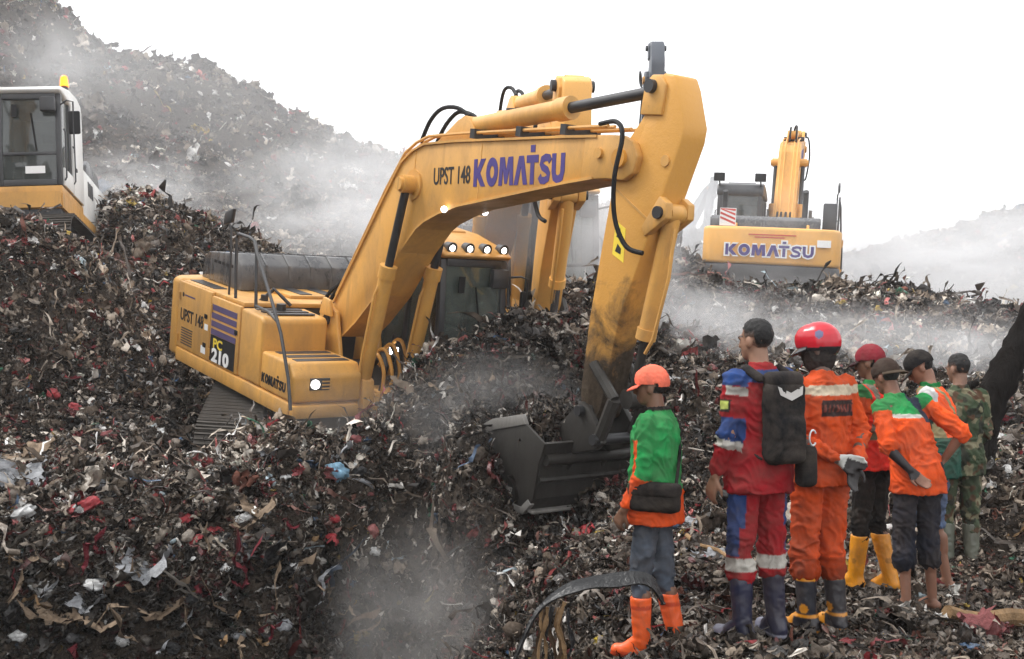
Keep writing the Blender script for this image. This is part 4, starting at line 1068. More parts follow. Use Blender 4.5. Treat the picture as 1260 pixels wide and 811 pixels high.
DEF = dict(pelvis=(0, 0, .95), waist=(0, 0, 1.08), chest=(0, -.01, 1.28), neck=(0, -.015, 1.455), head=(0, .02, 1.60),
           shL=(-.19, -.01, 1.395), elL=(-.235, -.03, 1.12), wrL=(-.235, .05, .88), shR=(.19, -.01, 1.395), elR=(.235, -.03, 1.12), wrR=(.235, .05, .88),
           hipL=(-.095, 0, .92), knL=(-.105, .03, .49), anL=(-.11, -.01, .09), hipR=(.095, 0, .92), knR=(.105, .03, .49), anR=(.11, -.01, .09))

def person(spec):
    s = spec['H']/1.72
    J = dict(DEF); J.update(spec.get('J', {}))
    J = {k: np.array(v, float)*s for k, v in J.items()}
    mid = J['chest'][0]
    for k in ('shL', 'shR', 'elL', 'elR'): J[k][0] = mid+(J[k][0]-mid)*(.84 if k[:2] == 'sh' else .82)
    for k in ('knL', 'knR', 'anL', 'anR', 'hipL', 'hipR'): J[k][0] *= .86
    x, y = spec['pos']; th = R_(spec['theta'])
    z = float(height(np.array([x]), np.array([y]))[0]) + spec.get('dz', 0.0)-.025
    root = empty('person', Matrix.Translation((x, y, z)) @ Matrix.Rotation(th, 4, 'Z'))
    tag(root, spec['label'], 'person')
    sk = np.array(spec.get('skin', (.17, .085, .052)))
    seed = spec['seed']
    # ---------------- head frame
    hy, hp, hr = [R_(a) for a in spec.get('headrot', (0, 0, 0))]     # yaw (left +), pitch (down +), roll
    HM = Matrix.Translation(J['head']) @ Matrix.Rotation(hy, 4, 'Z') @ Matrix.Rotation(-hp, 4, 'X') @ Matrix.Rotation(hr, 4, 'Y') @ Matrix.Diagonal((.93, .96, .97, 1))
    def hd(x_, y_, z_): return HM @ Vector((x_*s, y_*s, z_*s))
    def hsphere(c, r, sc):
        mb = MB().sphere((0, 0, 0), 1, 16, 10)
        T = HM @ Matrix.Translation(Vector(c)*s) @ Matrix.Diagonal((r*sc[0]*s, r*sc[1]*s, r*sc[2]*s, 1))
        mb.v = [tuple(T @ Vector(v)) for v in mb.v]; return mb
    shapes = [hsphere((0, -.012, .035), .1, (.76, .95, .86)), hsphere((0, .02, -.02), .1, (.66, .78, .92)), hsphere((0, .055, -.075), .045, (1.0, .8, .75)),
              hsphere((0, .098, -.012), .02, (.75, 1.1, 1.5)), hsphere((0, .108, -.028), .016, (1.1, 1, .8)), hsphere((0, .085, .022), .05, (1.15, .35, .35)),
              hsphere((0, .088, -.062), .02, (1.3, .6, .7))]
    for k in (-1, 1):
        shapes.append(hsphere((k*.077, -.01, -.01), .03, (.32, .72, 1.1))); shapes.append(hsphere((k*.03, .072, .0), .02, (1, .7, .7)))
    nb = J['neck']; 
    shapes.append(cap_shape(nb-np.array([0, 0, .03*s]), hd(0, -.012, -.06), .054*s, .052*s))
    # trunk and limbs, inside the clothes
    shapes += [cap_shape(J['pelvis'], J['waist'], .09*s, .09*s), cap_shape(J['waist'], J['chest'], .09*s, .095*s), cap_shape(J['chest'], nb, .09*s, .055*s)]
    for S in 'LR':
        shapes += [cap_shape(J['chest']*.5+J['neck']*.5, J['sh'+S], .06*s, .05*s), cap_shape(J['sh'+S], J['el'+S], .046*s, .038*s), cap_shape(J['el'+S], J['wr'+S], .041*s, .026*s),
                   cap_shape(J['pelvis'], J['hip'+S], .08*s, .07*s), cap_shape(J['hip'+S], J['kn'+S], .068*s, .046*s), cap_shape(J['kn'+S], J['an'+S], .046*s, .032*s),
                   cap_shape(J['kn'+S]*.72+J['an'+S]*.28+np.array([0, -.018*s, 0]), J['kn'+S]*.5+J['an'+S]*.5+np.array([0, -.012*s, 0]), .045*s, .038*s)]
        d = J['wr'+S]-J['el'+S]
        hn = spec.get('palm'+S, (.9 if S == 'L' else -.9, .1, .1)); 
        shapes += hand_shapes(J['wr'+S], spec.get('hd'+S, d), hn, s, spec.get('curl'+S, .55), S == 'L')
        # foot
        a = J['an'+S]; ft = np.array(spec.get('foot'+S, (0, 1, 0)), float); ft /= np.linalg.norm(ft); g = np.array([0, 0, 1.0])
        base = a.copy(); base[2] = a[2]-.06*s
        if spec.get('bare'):
            si = np.cross(ft, g)
            shapes += [cap_shape(base-ft*.035*s+g*.012*s, base+ft*.10*s+g*.0*s, .036*s, .030*s), cap_shape(base+g*.05*s, base+ft*.09*s+g*.008*s, .034*s, .03*s)]
            for k in range(5):
                o_ = (k-2)*.0175*s
                shapes.append(cap_shape(base+ft*.10*s+si*o_*1.1-g*.012*s, base+ft*(.155-.006*k*(1 if S == 'L' else 1))*s+si*o_*1.15-g*.018*s, .013*s, .0105*s, 8))
        else:
            shapes.append(cap_shape(base, base+ft*.12*s, .034*s, .028*s))
    me = union(shapes, .0075*s, 4)
    P = mesh_co(me)
    col = np.repeat(sk[None], len(P), 0)
    Hi = np.array(HM.inverted()); L = (P @ Hi[:3, :3].T + Hi[:3, 3])/s
    eye = ((np.abs(np.abs(L[:, 0])-.03) < .017) & (np.abs(L[:, 2]-.002) < .008) & (L[:, 1] > .05)); col[eye] = (.02, .015, .012)
    brow = ((np.abs(np.abs(L[:, 0])-.032) < .024) & (np.abs(L[:, 2]-.026) < .006) & (L[:, 1] > .05)); col[brow] = (.02, .014, .012)
    lip = ((np.abs(L[:, 0]) < .026) & (np.abs(L[:, 2]+.058) < .008) & (L[:, 1] > .075)); col[lip] = sk*np.array([1.2, .7, .7])
    for S in 'LR':
        gcol = spec.get('glove'+S)
        if gcol is not None:
            dd, t = segd(P, J['wr'+S], J['wr'+S]+(np.array(spec.get('hd'+S, J['wr'+S]-J['el'+S]), float))*.6); q = dd < .075*s; col[q & (t > .0)] = gcol
        if spec.get('armcol'+S) is not None:
            dd, t = segd(P, J['el'+S], J['wr'+S]); col[(dd < .07*s)] = spec['armcol'+S]
    body = finish('body', me, col*(1+.12*pnoise(P/.05)[:, None]), 'skin', root)
    # ---------------- trousers
    tr = spec['trousers']; cuff = tr.get('cuff', .16)*s
    sh = [loft([(J['pelvis']+np.array([0, 0, -.10*s]), .128*s, .100*s), (J['pelvis'], .135*s, .105*s), (J['waist']-np.array([0, 0, .02*s]), .132*s, .105*s)])]
    w = tr.get('w', 1.0)
    for S in 'LR':
        h, k, a = J['hip'+S], J['kn'+S], J['an'+S]
        e = k+(a-k)*np.clip((k[2]-cuff)/max(k[2]-a[2], 1e-3), 0, 1)
        sh += [cap_shape(h, k, .084*s*w, .066*s*w), cap_shape(k, e, .066*s*w, .066*s*w*tr.get('flare', 1))]
        sh.append(cap_shape(h+np.array([0, -.03*s, .03*s]), h+np.array([0, -.03*s, -.06*s]), .082*s, .076*s))
    me = union(sh, .0088*s, 4); P = mesh_co(me)
    cut = P[:, 2] < cuff-.01*s
    col = tr['col'](P/s, J, s)
    kd = np.minimum(np.abs(P[:, 2]-J['knL'][2]), np.abs(P[:, 2]-J['anL'][2]-.15*s)); dsp = folds(P, .015*s*(.7+.6*np.exp(-(kd/.1)**2)), seed+3.3)
    P2 = P.copy()
    # close the cuff just inside
    finish('trousers', me, col, 'cloth', root, dsp)
    # ---------------- jacket
    jk = spec['jacket']; hem = jk.get('hem', .84)*s; jw = jk.get('w', 1.0)
    pv, wa, ch = J['pelvis'], J['waist'], J['chest']
    def at(zf):
        if zf <= .95: return pv
        if zf <= 1.08: t = (zf-.95)/.13; return pv*(1-t)+wa*t
        if zf <= 1.28: t = (zf-1.08)/.2; return wa*(1-t)+ch*t
        t = min(1, (zf-1.28)/.175); return ch*(1-t)+nb*t
    rings = []
    for zf, rx, ry in ((jk.get('hem', .84), .222, .172), (.95, .216, .168), (1.08, .190, .148), (1.20, .200, .146), (1.30, .212, .146), (1.37, .205, .128), (1.42, .165, .102), (1.455, .088, .080), (1.485, .070, .070)):
        c = at(zf).copy(); c[2] = c[2] if .95 < zf < 1.46 else (c[2]+(zf-(.95 if zf <= .95 else 1.455))*s)
        rings.append((c, rx*s*jw*.80, ry*s*jw*.86))
    sh = [loft(rings, 24)]
    sl = jk.get('sleeve', 1.86)          # 1 = elbow, 2 = wrist
    for S in 'LR':
        a, e, w_ = J['sh'+S], J['el'+S], J['wr'+S]
        sh.append(cap_shape(J['chest']*.35+nb*.65+np.array([0, 0, -.04*s]), a, .066*s, .064*s))
        if sl <= 1: sh.append(cap_shape(a, a+(e-a)*sl, .063*s, .062*s))
        else: sh += [cap_shape(a, e, .062*s, .050*s), cap_shape(e, e+(w_-e)*(sl-1), .050*s, .040*s)]
    me = union(sh, .0082*s, 4); P = mesh_co(me)
    dT = np.full(len(P), 9.0)
    for p0, p1, r in ((pv, wa, .15), (wa, ch, .15), (ch, nb, .14)):
        dd, _ = segd(P, p0, p1); dT = np.minimum(dT, dd-r*s)
    reg = np.zeros(len(P), int); tt = np.zeros(len(P)); best = dT
    for i, S in enumerate('LR'):
        d1, t1 = segd(P, J['sh'+S], J['el'+S]); d2, t2 = segd(P, J['el'+S], J['wr'+S])
        d = np.minimum(d1, d2)-.07*s; t = np.where(d1 < d2, t1, 1+t2)
        q = d < best; reg[q] = i+1; tt[q] = t[q]; best = np.minimum(best, d)
    col = jk['col'](P/s, reg, tt, mesh_no(me))
    eld = np.minimum(np.linalg.norm(P-J['elL'], axis=1), np.linalg.norm(P-J['elR'], axis=1))
    wad = np.abs(P[:, 2]-J['waist'][2])
    finish('jacket', me, col, 'cloth', root, folds(P, .0145*s*(.8+.3*np.exp(-(eld/.1)**2)+.4*np.exp(-(wad/.12)**2)), seed+9.1, .08))
    # ---------------- boots
    if not spec.get('bare'):
        bt = spec['boots']
        for S in 'LR':
            a = J['an'+S]; k = J['kn'+S]; ft = np.array(spec.get('foot'+S, (0, 1, 0)), float); ft /= np.linalg.norm(ft); g = np.array([0, 0, 1.0])
            top = a+(k-a)*bt.get('h', .68); base = a.copy(); base[2] -= .045*s
            sh = [cap_shape(top, a+g*.02*s, .066*s, .053*s), cap_shape(a+g*.02*s, base-ft*.03*s, .053*s, .047*s), cap_shape(base-ft*.03*s, base+ft*.15*s-g*.004*s, .047*s, .041*s), cap_shape(a+ft*.03*s, base+ft*.11*s, .048*s, .038*s)]
            me = union(sh, .0085*s, 3); P = mesh_co(me)
            # flat sole, cut-off shaft top
            lowz = a[2]-.088*s
            P[:, 2] = np.maximum(P[:, 2], lowz); P[:, 2] = np.minimum(P[:, 2], top[2]+.012*s)
            sole = P[:, 2] < lowz+.022*s
            cen = (P-base) @ ft; P[sole] += ((P[sole]-base)*np.array([1, 1, 0]))*.05
            me.vertices.foreach_set('co', np.ascontiguousarray(P).ravel()); me.update()
            col = bt['col'](P/s, (P[:, 2]-lowz)/s, cen/s, S)
            finish('boot', me, col, 'boot', root, folds(P, .0035*s, seed+(5.5 if S == 'L' else 8.2), .06)*(P[:, 2] > lowz+.03*s))
    # ---------------- head gear
    def hshape(name, c, r, keep, col, mat, amp=0.0, extra=(), vox=.007):
        sh_ = [hsphere(c_, r_, sc_) for c_, r_, sc_ in ([(c, 1.0, r)] + list(extra))]
        me_ = union(sh_, vox*s, 3)
        bm = bmesh.new(); bm.from_mesh(me_)
        inv = HM.inverted()
        dl = [v for v in bm.verts if not keep((inv @ v.co)/s)]
        bmesh.ops.delete(bm, geom=dl, context='VERTS'); bm.to_mesh(me_); bm.free(); me_.update()
        P_ = mesh_co(me_); L_ = (P_ @ Hi[:3, :3].T + Hi[:3, 3])/s
        return finish(name, me_, col(L_), mat, root, amp*pnoise(P_/.018) if amp else None)
    def brim(name, a0, a1, r0, r1, zc, drop, colr, mat='cloth', tilt=0.0):
        mb = MB(); N = 14; vs = []
        for j, (r, dz) in enumerate(((r0, 0), ((r0+r1)/2, -drop*.3), (r1, -drop))):
            for i in range(N):
                t = a0+(a1-a0)*i/(N-1); ed = 1-.45*abs(2*i/(N-1)-1)**2.5
                rr_ = r0+(r-r0)*ed
                vs.append((rr_*math.cos(t)*.82, rr_*math.sin(t), zc+dz*ed))
        T = HM @ Matrix.Rotation(tilt, 4, 'X')
        top = [T @ (Vector(v)*s) for v in vs]; bot = [T @ ((Vector(v)-Vector((0, 0, .006)))*s) for v in vs]
        fs = []
        for j in range(2):
            for i in range(N-1):
                q = (j*N+i, j*N+i+1, (j+1)*N+i+1, (j+1)*N+i); fs += [q, tuple(k+3*N for k in q[::-1])]
        for i in range(N-1): fs.append((2*N+i, 2*N+i+1, 5*N+i+1, 5*N+i))
        for j in range(2): fs += [(j*N, (j+1)*N, (j+1)*N+3*N, j*N+3*N), (j*N+N-1, (j+1)*N+N-1, (j+1)*N+4*N-1, j*N+4*N-1)]
        mb.add(top+bot, fs); me_ = mb.mesh(name)
        return finish(name, me_, np.repeat(np.array(colr)[None], len(me_.vertices), 0), mat, root)
    hg = spec['head']
    HC = dict(c=(0, -.012, .04), r=(.086, .104, .094))
    blk = lambda L_: np.repeat(np.array([[.012, .011, .011]]), len(L_), 0)*(1+.3*pnoise(L_/.01)[:, None])
    def hairk(v): return (v.z > .062 and v.y < .062+.3*(v.z-.062)) or (v.y < .03 and v.z > -.04+.5*max(0, v.y+.04)) and not (abs(v.x) > .07 and -.05 < v.y < .03 and v.z < .02)
    if hg['kind'] == 'hair':
        def fade(L_):
            c_ = blk(L_); zf = np.where(L_[:, 1] < -.045, -.015, .055); k = np.clip((zf-L_[:, 2])/.06, 0, 1)[:, None]*.85; return c_*(1-k)+sk*.8*k
        hshape('hair', (0, -.012, .036), (.0795, .098, .090), hairk, fade, 'hairm', .005, [((0, -.012, .080), .1, (.68, .80, .46))])
    elif hg['kind'] in ('cap', 'cap_back'):
        hshape('hair', (0, -.012, .034), (.081, .100, .090), lambda v: v.y < .01 and v.z > hg.get('hairz', -.055) and not (abs(v.x) > .072 and v.y > -.045), blk, 'hairm', .003)
        cc = np.array(hg['col'])
        def ccol(L_):
            c_ = np.repeat(cc[None], len(L_), 0); seam = (np.abs(L_[:, 0]) < .0035) & (L_[:, 2] > .03); c_[seam] *= .75
            if hg.get('bandcol') is not None: c_[L_[:, 2] < .03] = hg['bandcol']
            return c_
        hshape('cap', (0, -.008, .036), (.092, .112, .106), lambda v: v.z > .018+(-.02 if v.y < -.06 else 0), ccol, 'cloth', .0025, [((0, .02, .055), .1, (.80, .86, .72))])
        if hg['kind'] == 'cap': brim('cap_brim', R_(32), R_(148), .090, .160, .030, .024, hg.get('brimcol', cc*.8), 'cloth', R_(-6))
        else: brim('cap_brim', R_(205), R_(335), .100, .172, .028, .03, hg.get('brimcol', cc*.8), 'cloth', R_(4))
    elif hg['kind'] == 'helmet':
        hshape('balaclava', (0, .0, -.03), (.084, .104, .125), lambda v: v.z < .05, lambda L_: np.repeat(np.array([[.014, .013, .014]]), len(L_), 0), 'cloth', .003)
        rc = np.array(hg['col'])
        def hcol(L_):
            c_ = np.repeat(rc[None], len(L_), 0); c_[L_[:, 2] < .012] = (.02, .02, .022)
            bl = (np.hypot(L_[:, 1]+.03, L_[:, 2]-.085) < .024) & (np.abs(L_[:, 0]) > .06); c_[bl] = (.12, .12, .22)
            return c_
        hshape('helmet', (0, -.010, .042), (.103, .130, .120), lambda v: v.z > -.012+(-.03 if v.y < -.07 else 0), hcol, 'shell', 0, [((0, .03, .055), .1, (.94, 1.08, .98))])
        brim('helmet_visor', R_(20), R_(160), .108, .168, .030, .035, (.02, .02, .022), 'shell', R_(-8))
    return root

def solid(c):
    c = np.array(c, float)
    return lambda P, *a: np.repeat(c[None], len(P), 0)
ORANGE = srgb(216, 82, 34); RED = srgb(148, 26, 34); GREEN = srgb(40, 138, 74); BLUE = srgb(40, 66, 118); GREYB = srgb(84, 92, 104); BLACK = srgb(20, 19, 21)
SILV = srgb(178, 174, 166); NAVY = srgb(26, 30, 56); YEL = srgb(230, 150, 26)

# 1: green and orange jacket, salmon cap, orange boots
def j1(P, reg, t, N):
    c = np.repeat(GREEN[None], len(P), 0)
    c[(reg == 0) & (P[:, 2] < 1.00)] = ORANGE
    c[(reg > 0) & (t > 1.08)] = ORANGE
    q = (reg == 1) & (t > .35) & (t < 1.1) & (P[:, 1] > DEF['shL'][1]+.02+(.03*t)); c[q] = ORANGE
    c[(reg == 0) & (P[:, 2] > 1.465)] = BLACK
    return c
person(dict(seed=1, H=1.64, pos=(.81, 6.45), theta=62, dz=-.03, label='person in green and orange jacket, salmon cap and orange rubber boots', headrot=(6, 4, 0),
    J=dict(elL=(-.24, .0, 1.11), wrL=(-.19, .12, .885), elR=(.23, .04, 1.12), wrR=(.14, .15, .93), anL=(-.10, .05, .09), knL=(-.10, .06, .49), anR=(.11, -.10, .09), knR=(.10, -.02, .49)),
    footL=(-.1, 1, 0), footR=(.15, 1, 0), hdL=(.2, .5, -.8), palmL=(.8, -.2, -.2), curlL=.8,
    jacket=dict(col=j1, hem=.80, w=1.10), trousers=dict(col=lambda P, J, s: np.repeat(GREYB[None], len(P), 0)*(.8+.5*np.clip(pnoise(P/.11), -.4, .8))[:, None], cuff=.30, w=.98, flare=.66),
    boots=dict(h=.66, col=lambda P, z, y, S: np.where(((np.abs(z-.03) < .012) | (np.abs(z-.305) < .012))[:, None], srgb(205, 66, 22), srgb(246, 100, 40))),
    head=dict(kind='cap', col=srgb(244, 118, 92), brimcol=srgb(235, 110, 88), bandcol=None)))
# 2: red and blue overalls, backpack, blue boots
def j2(P, reg, t, N):
    c = np.repeat(RED[None], len(P), 0)
    c[(reg == 0) & (P[:, 2] > 1.385) & (P[:, 2] < 1.45)] = BLUE
    c[(reg > 0) & (t < .12)] = BLUE
    c[(reg > 0) & (t > .72) & (t < 1.12)] = BLUE*.9
    c[(reg > 0) & (t > 1.12) & (t < 1.30)] = SILV
    c[(reg > 0) & (t > .14) & (t < .30) & (N[:, 1] < -.2)] = SILV*.8
    q = (reg == 1) & (t > .38) & (t < .62) & (N[:, 0] < -.55) & (np.abs(P[:, 1]+.02) < .038); c[q] = BLACK
    q = (reg == 1) & (t > .42) & (t < .58) & (N[:, 0] < -.6) & (np.abs(P[:, 1]+.02) < .028); c[q] = srgb(170, 180, 90)
    return c
def t2(P, J, s):
    c = np.repeat(RED[None], len(P), 0)
    c[(P[:, 2] > .39) & (P[:, 2] < .455)] = SILV
    q = (np.abs(P[:, 0]) > .125) & (P[:, 2] > .62) & (P[:, 2] < .80); c[q] = BLUE
    q = (np.abs(P[:, 0]) > .15) & (P[:, 2] <= .62) & (P[:, 2] > .47); c[q] = BLUE*.8
    return c
person(dict(seed=2, H=1.82, pos=(1.39, 6.42), theta=24, dz=.025, label='person in red and blue overalls with silver bands and navy rubber boots, seen from behind', headrot=(14, 2, 0),
    J=dict(elL=(-.25, -.025, 1.12), wrL=(-.235, .055, .885), elR=(.25, -.02, 1.12), wrR=(.21, .08, .90), anL=(-.135, -.02, .09), anR=(.135, .0, .09), knL=(-.12, .02, .48), knR=(.12, .03, .48)),
    footL=(-.35, 1, 0), footR=(.1, 1, 0),
    jacket=dict(col=j2, hem=.80, w=1.08), trousers=dict(col=t2, cuff=.38, w=1.10, flare=1.14),
    boots=dict(h=.80, col=lambda P, z, y, S: np.where((z < .035)[:, None], srgb(150, 150, 165), np.where((y > .10)[:, None], srgb(120, 122, 140), NAVY))),
    head=dict(kind='hair'), skin=(.26, .14, .09)))

# 3: orange overalls with red helmet, hands behind the back
def j3(P, reg, t, N):
    c = np.repeat(ORANGE[None]*.82, len(P), 0)
    q = (reg == 0) & (N[:, 1] < -.1) & (np.abs(P[:, 2]-1.375+.05*np.abs(P[:, 0])*0) < .028); c[q] = srgb(205, 190, 165)
    q = (reg > 0) & (t < .2) & (t > .05) & (N[:, 1] < .2); c[q] = srgb(205, 190, 165)
    q = (reg == 0) & (N[:, 1] < -.3) & (np.abs(P[:, 0]-.02) < .105) & (np.abs(P[:, 2]-1.275) < .045); c[q] = srgb(44, 26, 30)
    lt = q & (np.abs(P[:, 2]-1.275) < .022) & ((np.floor((P[:, 0]+.2)/.013) % 2) == 0); c[lt] = srgb(120, 56, 48)
    return c
person(dict(seed=3, H=1.81, pos=(1.83, 6.75), theta=20, dz=.02, label='person in plain orange overalls and red helmet with a gloved hand behind the back', headrot=(42, 4, 0),
    J=dict(elL=(-.27, -.09, 1.12), wrL=(-.03, -.20, 1.00), elR=(.26, -.08, 1.12), wrR=(.09, -.21, .98), anL=(-.10, 0, .09), anR=(.115, -.02, .09)),
    hdL=(.9, -.12, -.15), palmL=(0, -1, 0), hdR=(-.35, -.1, -.75), palmR=(0, -1, 0), curlL=.7, curlR=.4, gloveL=srgb(176, 176, 170), gloveR=srgb(40, 36, 36), footL=(-.55, 1, 0), footR=(.1, 1, 0),
    jacket=dict(col=j3, hem=.84, w=1.06, sleeve=1.9), trousers=dict(col=lambda P, J, s: np.repeat(ORANGE[None]*.80, len(P), 0)*np.where(P[:, 2] < .43, .55, 1)[:, None], cuff=.36, w=1.16, flare=1.1),
    boots=dict(h=.72, col=lambda P, z, y, S: np.where(((z > .30) & (z < .322) | (y > .07) | (np.hypot(z-.15, y+.0) < .026) | (z < .035) | ((z > .10) & (z < .118)))[:, None], YEL*.85, srgb(28, 30, 40))),
    head=dict(kind='helmet', col=srgb(188, 32, 46)), skin=(.10, .06, .045)))
# 4: red-orange vest over orange, maroon cap, black trousers, yellow boots
def j4(P, reg, t, N):
    vest = srgb(226, 48, 34)
    c = np.repeat(ORANGE[None]*.9, len(P), 0); c[reg == 0] = vest; c[(reg > 0) & (t < .12)] = GREEN*.6
    q = (reg == 0) & (np.abs(np.abs(P[:, 0])-.115+.10*(P[:, 2]-1.2)) < .020) & (P[:, 2] > 1.12); c[q] = srgb(120, 112, 100)
    q = (reg == 0) & (np.abs(P[:, 2]-1.10) < .022); c[q] = srgb(110, 116, 90)
    c[(reg == 0) & (P[:, 2] > 1.455)] = GREEN*.6
    return c
person(dict(seed=4, H=1.66, pos=(2.44, 7.7), theta=38, label='person in red-orange vest and maroon cap with black trousers and yellow rubber boots', headrot=(14, 6, 0),
    J=dict(elL=(-.26, .0, 1.14), wrL=(-.16, .21, 1.06), elR=(.25, -.02, 1.12), wrR=(.17, .17, .98), anL=(-.10, .08, .09), anR=(.11, -.08, .09)), footL=(-.1, 1, 0), footR=(.2, 1, 0),
    jacket=dict(col=j4, hem=.86, w=1.06), trousers=dict(col=solid(BLACK*.8), cuff=.28, w=1.02, flare=.62),
    boots=dict(h=.74, col=lambda P, z, y, S: np.where(((z < .03) | (np.hypot(z-.22, y+.02) < .018))[:, None], YEL*.6, YEL)),
    head=dict(kind='cap', col=srgb(132, 30, 46), brimcol=srgb(60, 36, 40))))
# 5: orange shirt with green shoulders, hand on hip, bare feet
def j5(P, reg, t, N):
    c = np.repeat(ORANGE[None], len(P), 0)
    c[(reg == 0) & (P[:, 2] > 1.315)] = GREEN; c[(reg > 0) & (t < .10)] = GREEN
    q = (reg == 0) & (np.abs(P[:, 2]-1.315) < .012); c[q] = srgb(200, 200, 190)
    q = (reg == 0) & (N[:, 1] < 0) & (np.abs((P[:, 0]-.05)-.55*(1.32-P[:, 2])) < .035) & (P[:, 2] > 1.27); c[q] = srgb(40, 48, 66)
    return c
person(dict(seed=5, H=1.62, pos=(2.57, 7.2), theta=8, label='barefoot person in orange shirt with green shoulders, one hand on the hip', headrot=(20, 22, 0),
    J=dict(waist=(-.03, .02, 1.08), chest=(-.07, .07, 1.27), neck=(-.10, .13, 1.435), head=(-.125, .20, 1.565), shL=(-.27, .06, 1.36), shR=(.11, .08, 1.40), elR=(.36, -.06, 1.20), wrR=(.20, .02, 1.02), elL=(-.27, -.05, 1.10), wrL=(-.13, -.14, .97),
           anL=(-.11, -.02, .085), anR=(.13, .02, .085), hipL=(-.095, 0, .92)), hdR=(-.6, .4, -.5), palmR=(-.6, -.3, .5), hdL=(.6, -.1, -.6), palmL=(.3, -1, 0), armcolL=srgb(34, 30, 32), footL=(-.6, .8, 0), footR=(-.3, 1, 0), bare=True,
    jacket=dict(col=j5, hem=.80, w=1.02, sleeve=.98), trousers=dict(col=lambda P, J, s: np.repeat(srgb(34, 36, 46)[None], len(P), 0)*np.where((P[:, 2] < .40), .75, 1)[:, None], cuff=.34, w=1.08, flare=1.08),
    head=dict(kind='cap_back', col=srgb(60, 48, 42), brimcol=srgb(70, 58, 46), hairz=-.10), skin=(.20, .095, .06)))
# 6: orange safety vest, black cap, head bowed
def j6(P, reg, t, N):
    c = np.repeat(srgb(40, 62, 52)[None], len(P), 0); c[reg == 0] = srgb(245, 92, 44)
    c[(reg > 0)] = srgb(196, 198, 196); c[(reg > 0) & (t > .45)] = srgb(44, 58, 52)
    q = (reg == 0) & (np.abs(np.abs(P[:, 0])-.09) < .022); c[q] = srgb(150, 140, 104)
    q = (reg == 0) & (np.abs(P[:, 2]-1.19) < .024); c[q] = srgb(150, 140, 104)
    c[(reg == 0) & (P[:, 2] < 1.10)] = srgb(34, 78, 66)
    c[(reg == 0) & (P[:, 2] > 1.44)] = GREEN*.5
    return c
person(dict(seed=6, H=1.70, pos=(2.95, 7.9), theta=58, label='person in bright orange safety vest and black cap with bowed head and rolled jeans', headrot=(10, 34, 0),
    J=dict(waist=(.05, 0, 1.08), chest=(.12, .03, 1.28), neck=(.17, .08, 1.44), head=(.19, .15, 1.57), shL=(-.07, .06, 1.38), shR=(.31, .06, 1.38), elL=(-.11, .10, 1.12), wrL=(-.12, .30, 1.06), elR=(.36, .10, 1.12), wrR=(.22, .30, 1.06), anL=(-.12, .28, .085), knL=(-.11, .18, .49), anR=(.11, -.05, .085)), bare=True,
    jacket=dict(col=j6, hem=.82, w=1.06), trousers=dict(col=solid(srgb(84, 100, 128)), cuff=.48, w=1.0), head=dict(kind='cap', col=srgb(26, 26, 28), brimcol=srgb(18, 18, 20)), skin=(.22, .105, .065)))
# 7: camouflage
def camo(P, *a):
    c = np.repeat(srgb(64, 78, 58)[None], len(P), 0)
    n1 = pnoise(P/.085+3.1); n2_ = pnoise(P/.07+11.7); n3 = pnoise(P/.06+23.5)
    c[n1 > .16] = srgb(40, 46, 38); c[n2_ > .22] = srgb(124, 120, 96); c[n3 > .30] = srgb(84, 62, 46)
    return c
person(dict(seed=7, H=1.66, pos=(3.30, 8.4), theta=-6, dz=-.15, label='person in green camouflage uniform and grey-green boots beside the leaning trunk', headrot=(30, 8, 0),
    J=dict(elL=(-.25, .02, 1.12), wrL=(-.14, .22, 1.05), elR=(.25, .0, 1.12), wrR=(.16, .2, 1.02)),
    jacket=dict(col=camo, hem=.80, w=1.08), trousers=dict(col=camo, cuff=.34, w=1.08, flare=.76),
    boots=dict(h=.80, col=lambda P, z, y, S: np.where((z < .03)[:, None], srgb(50, 52, 46), srgb(100, 104, 92))), head=dict(kind='hair'), skin=(.22, .12, .08)))

# ---------------- things they carry
def soft_box(cx, cy, cz, sx, sy, sz, r=.04):
    mb = MB().box(cx-sx/2, cx+sx/2, cy-sy/2, cy+sy/2, cz-sz/2, cz+sz/2)
    me = mb.mesh('tmp', bevel=r, seg=4); o = MB(); o.v = [tuple(v.co) for v in me.vertices]; o.f = [tuple(p.vertices) for p in me.polygons]; bpy.data.meshes.remove(me); return o
def carry(px_, py_, th, H, dz=0.0):
    z = float(height(np.array([px_]), np.array([py_]))[0])+dz-.025
    return Matrix.Translation((px_, py_, z)) @ Matrix.Rotation(R_(th), 4, 'Z') @ Matrix.Diagonal((H/1.72,)*3+(1,))
bp_ = empty('backpack', carry(1.39, 6.42, 24, 1.82, .025)); tag(bp_, 'black backpack with grey chevron patch worn over red overalls', 'backpack')
def soft(name, mbs, c, parent, amp=.006, vox=.010, mat='cloth'):
    me = union(mbs, vox, 4); P = mesh_co(me); return finish(name, me, np.repeat(np.array(c)[None], len(P), 0), mat, parent, folds(P, amp, 4.4, .09))
soft('pack_body', [soft_box(.02, -.19, 1.18, .235, .12, .44, .05), soft_box(.02, -.25, 1.09, .18, .07, .24, .035)], srgb(22, 22, 25), bp_)
soft('pack_lid', [soft_box(.02, -.185, 1.40, .215, .12, .09, .04)], srgb(26, 26, 30), bp_, .003)
pa = MB()
for k in (-1, 1): pa.add([(.02, -.252, 1.335), (.02+k*.08, -.247, 1.370), (.02+k*.07, -.256, 1.325), (.02, -.258, 1.295)], [(0, 1, 2, 3)])
pa.build('patch', M_simple('grey patch', (.42, .40, .38), .7), bp_)
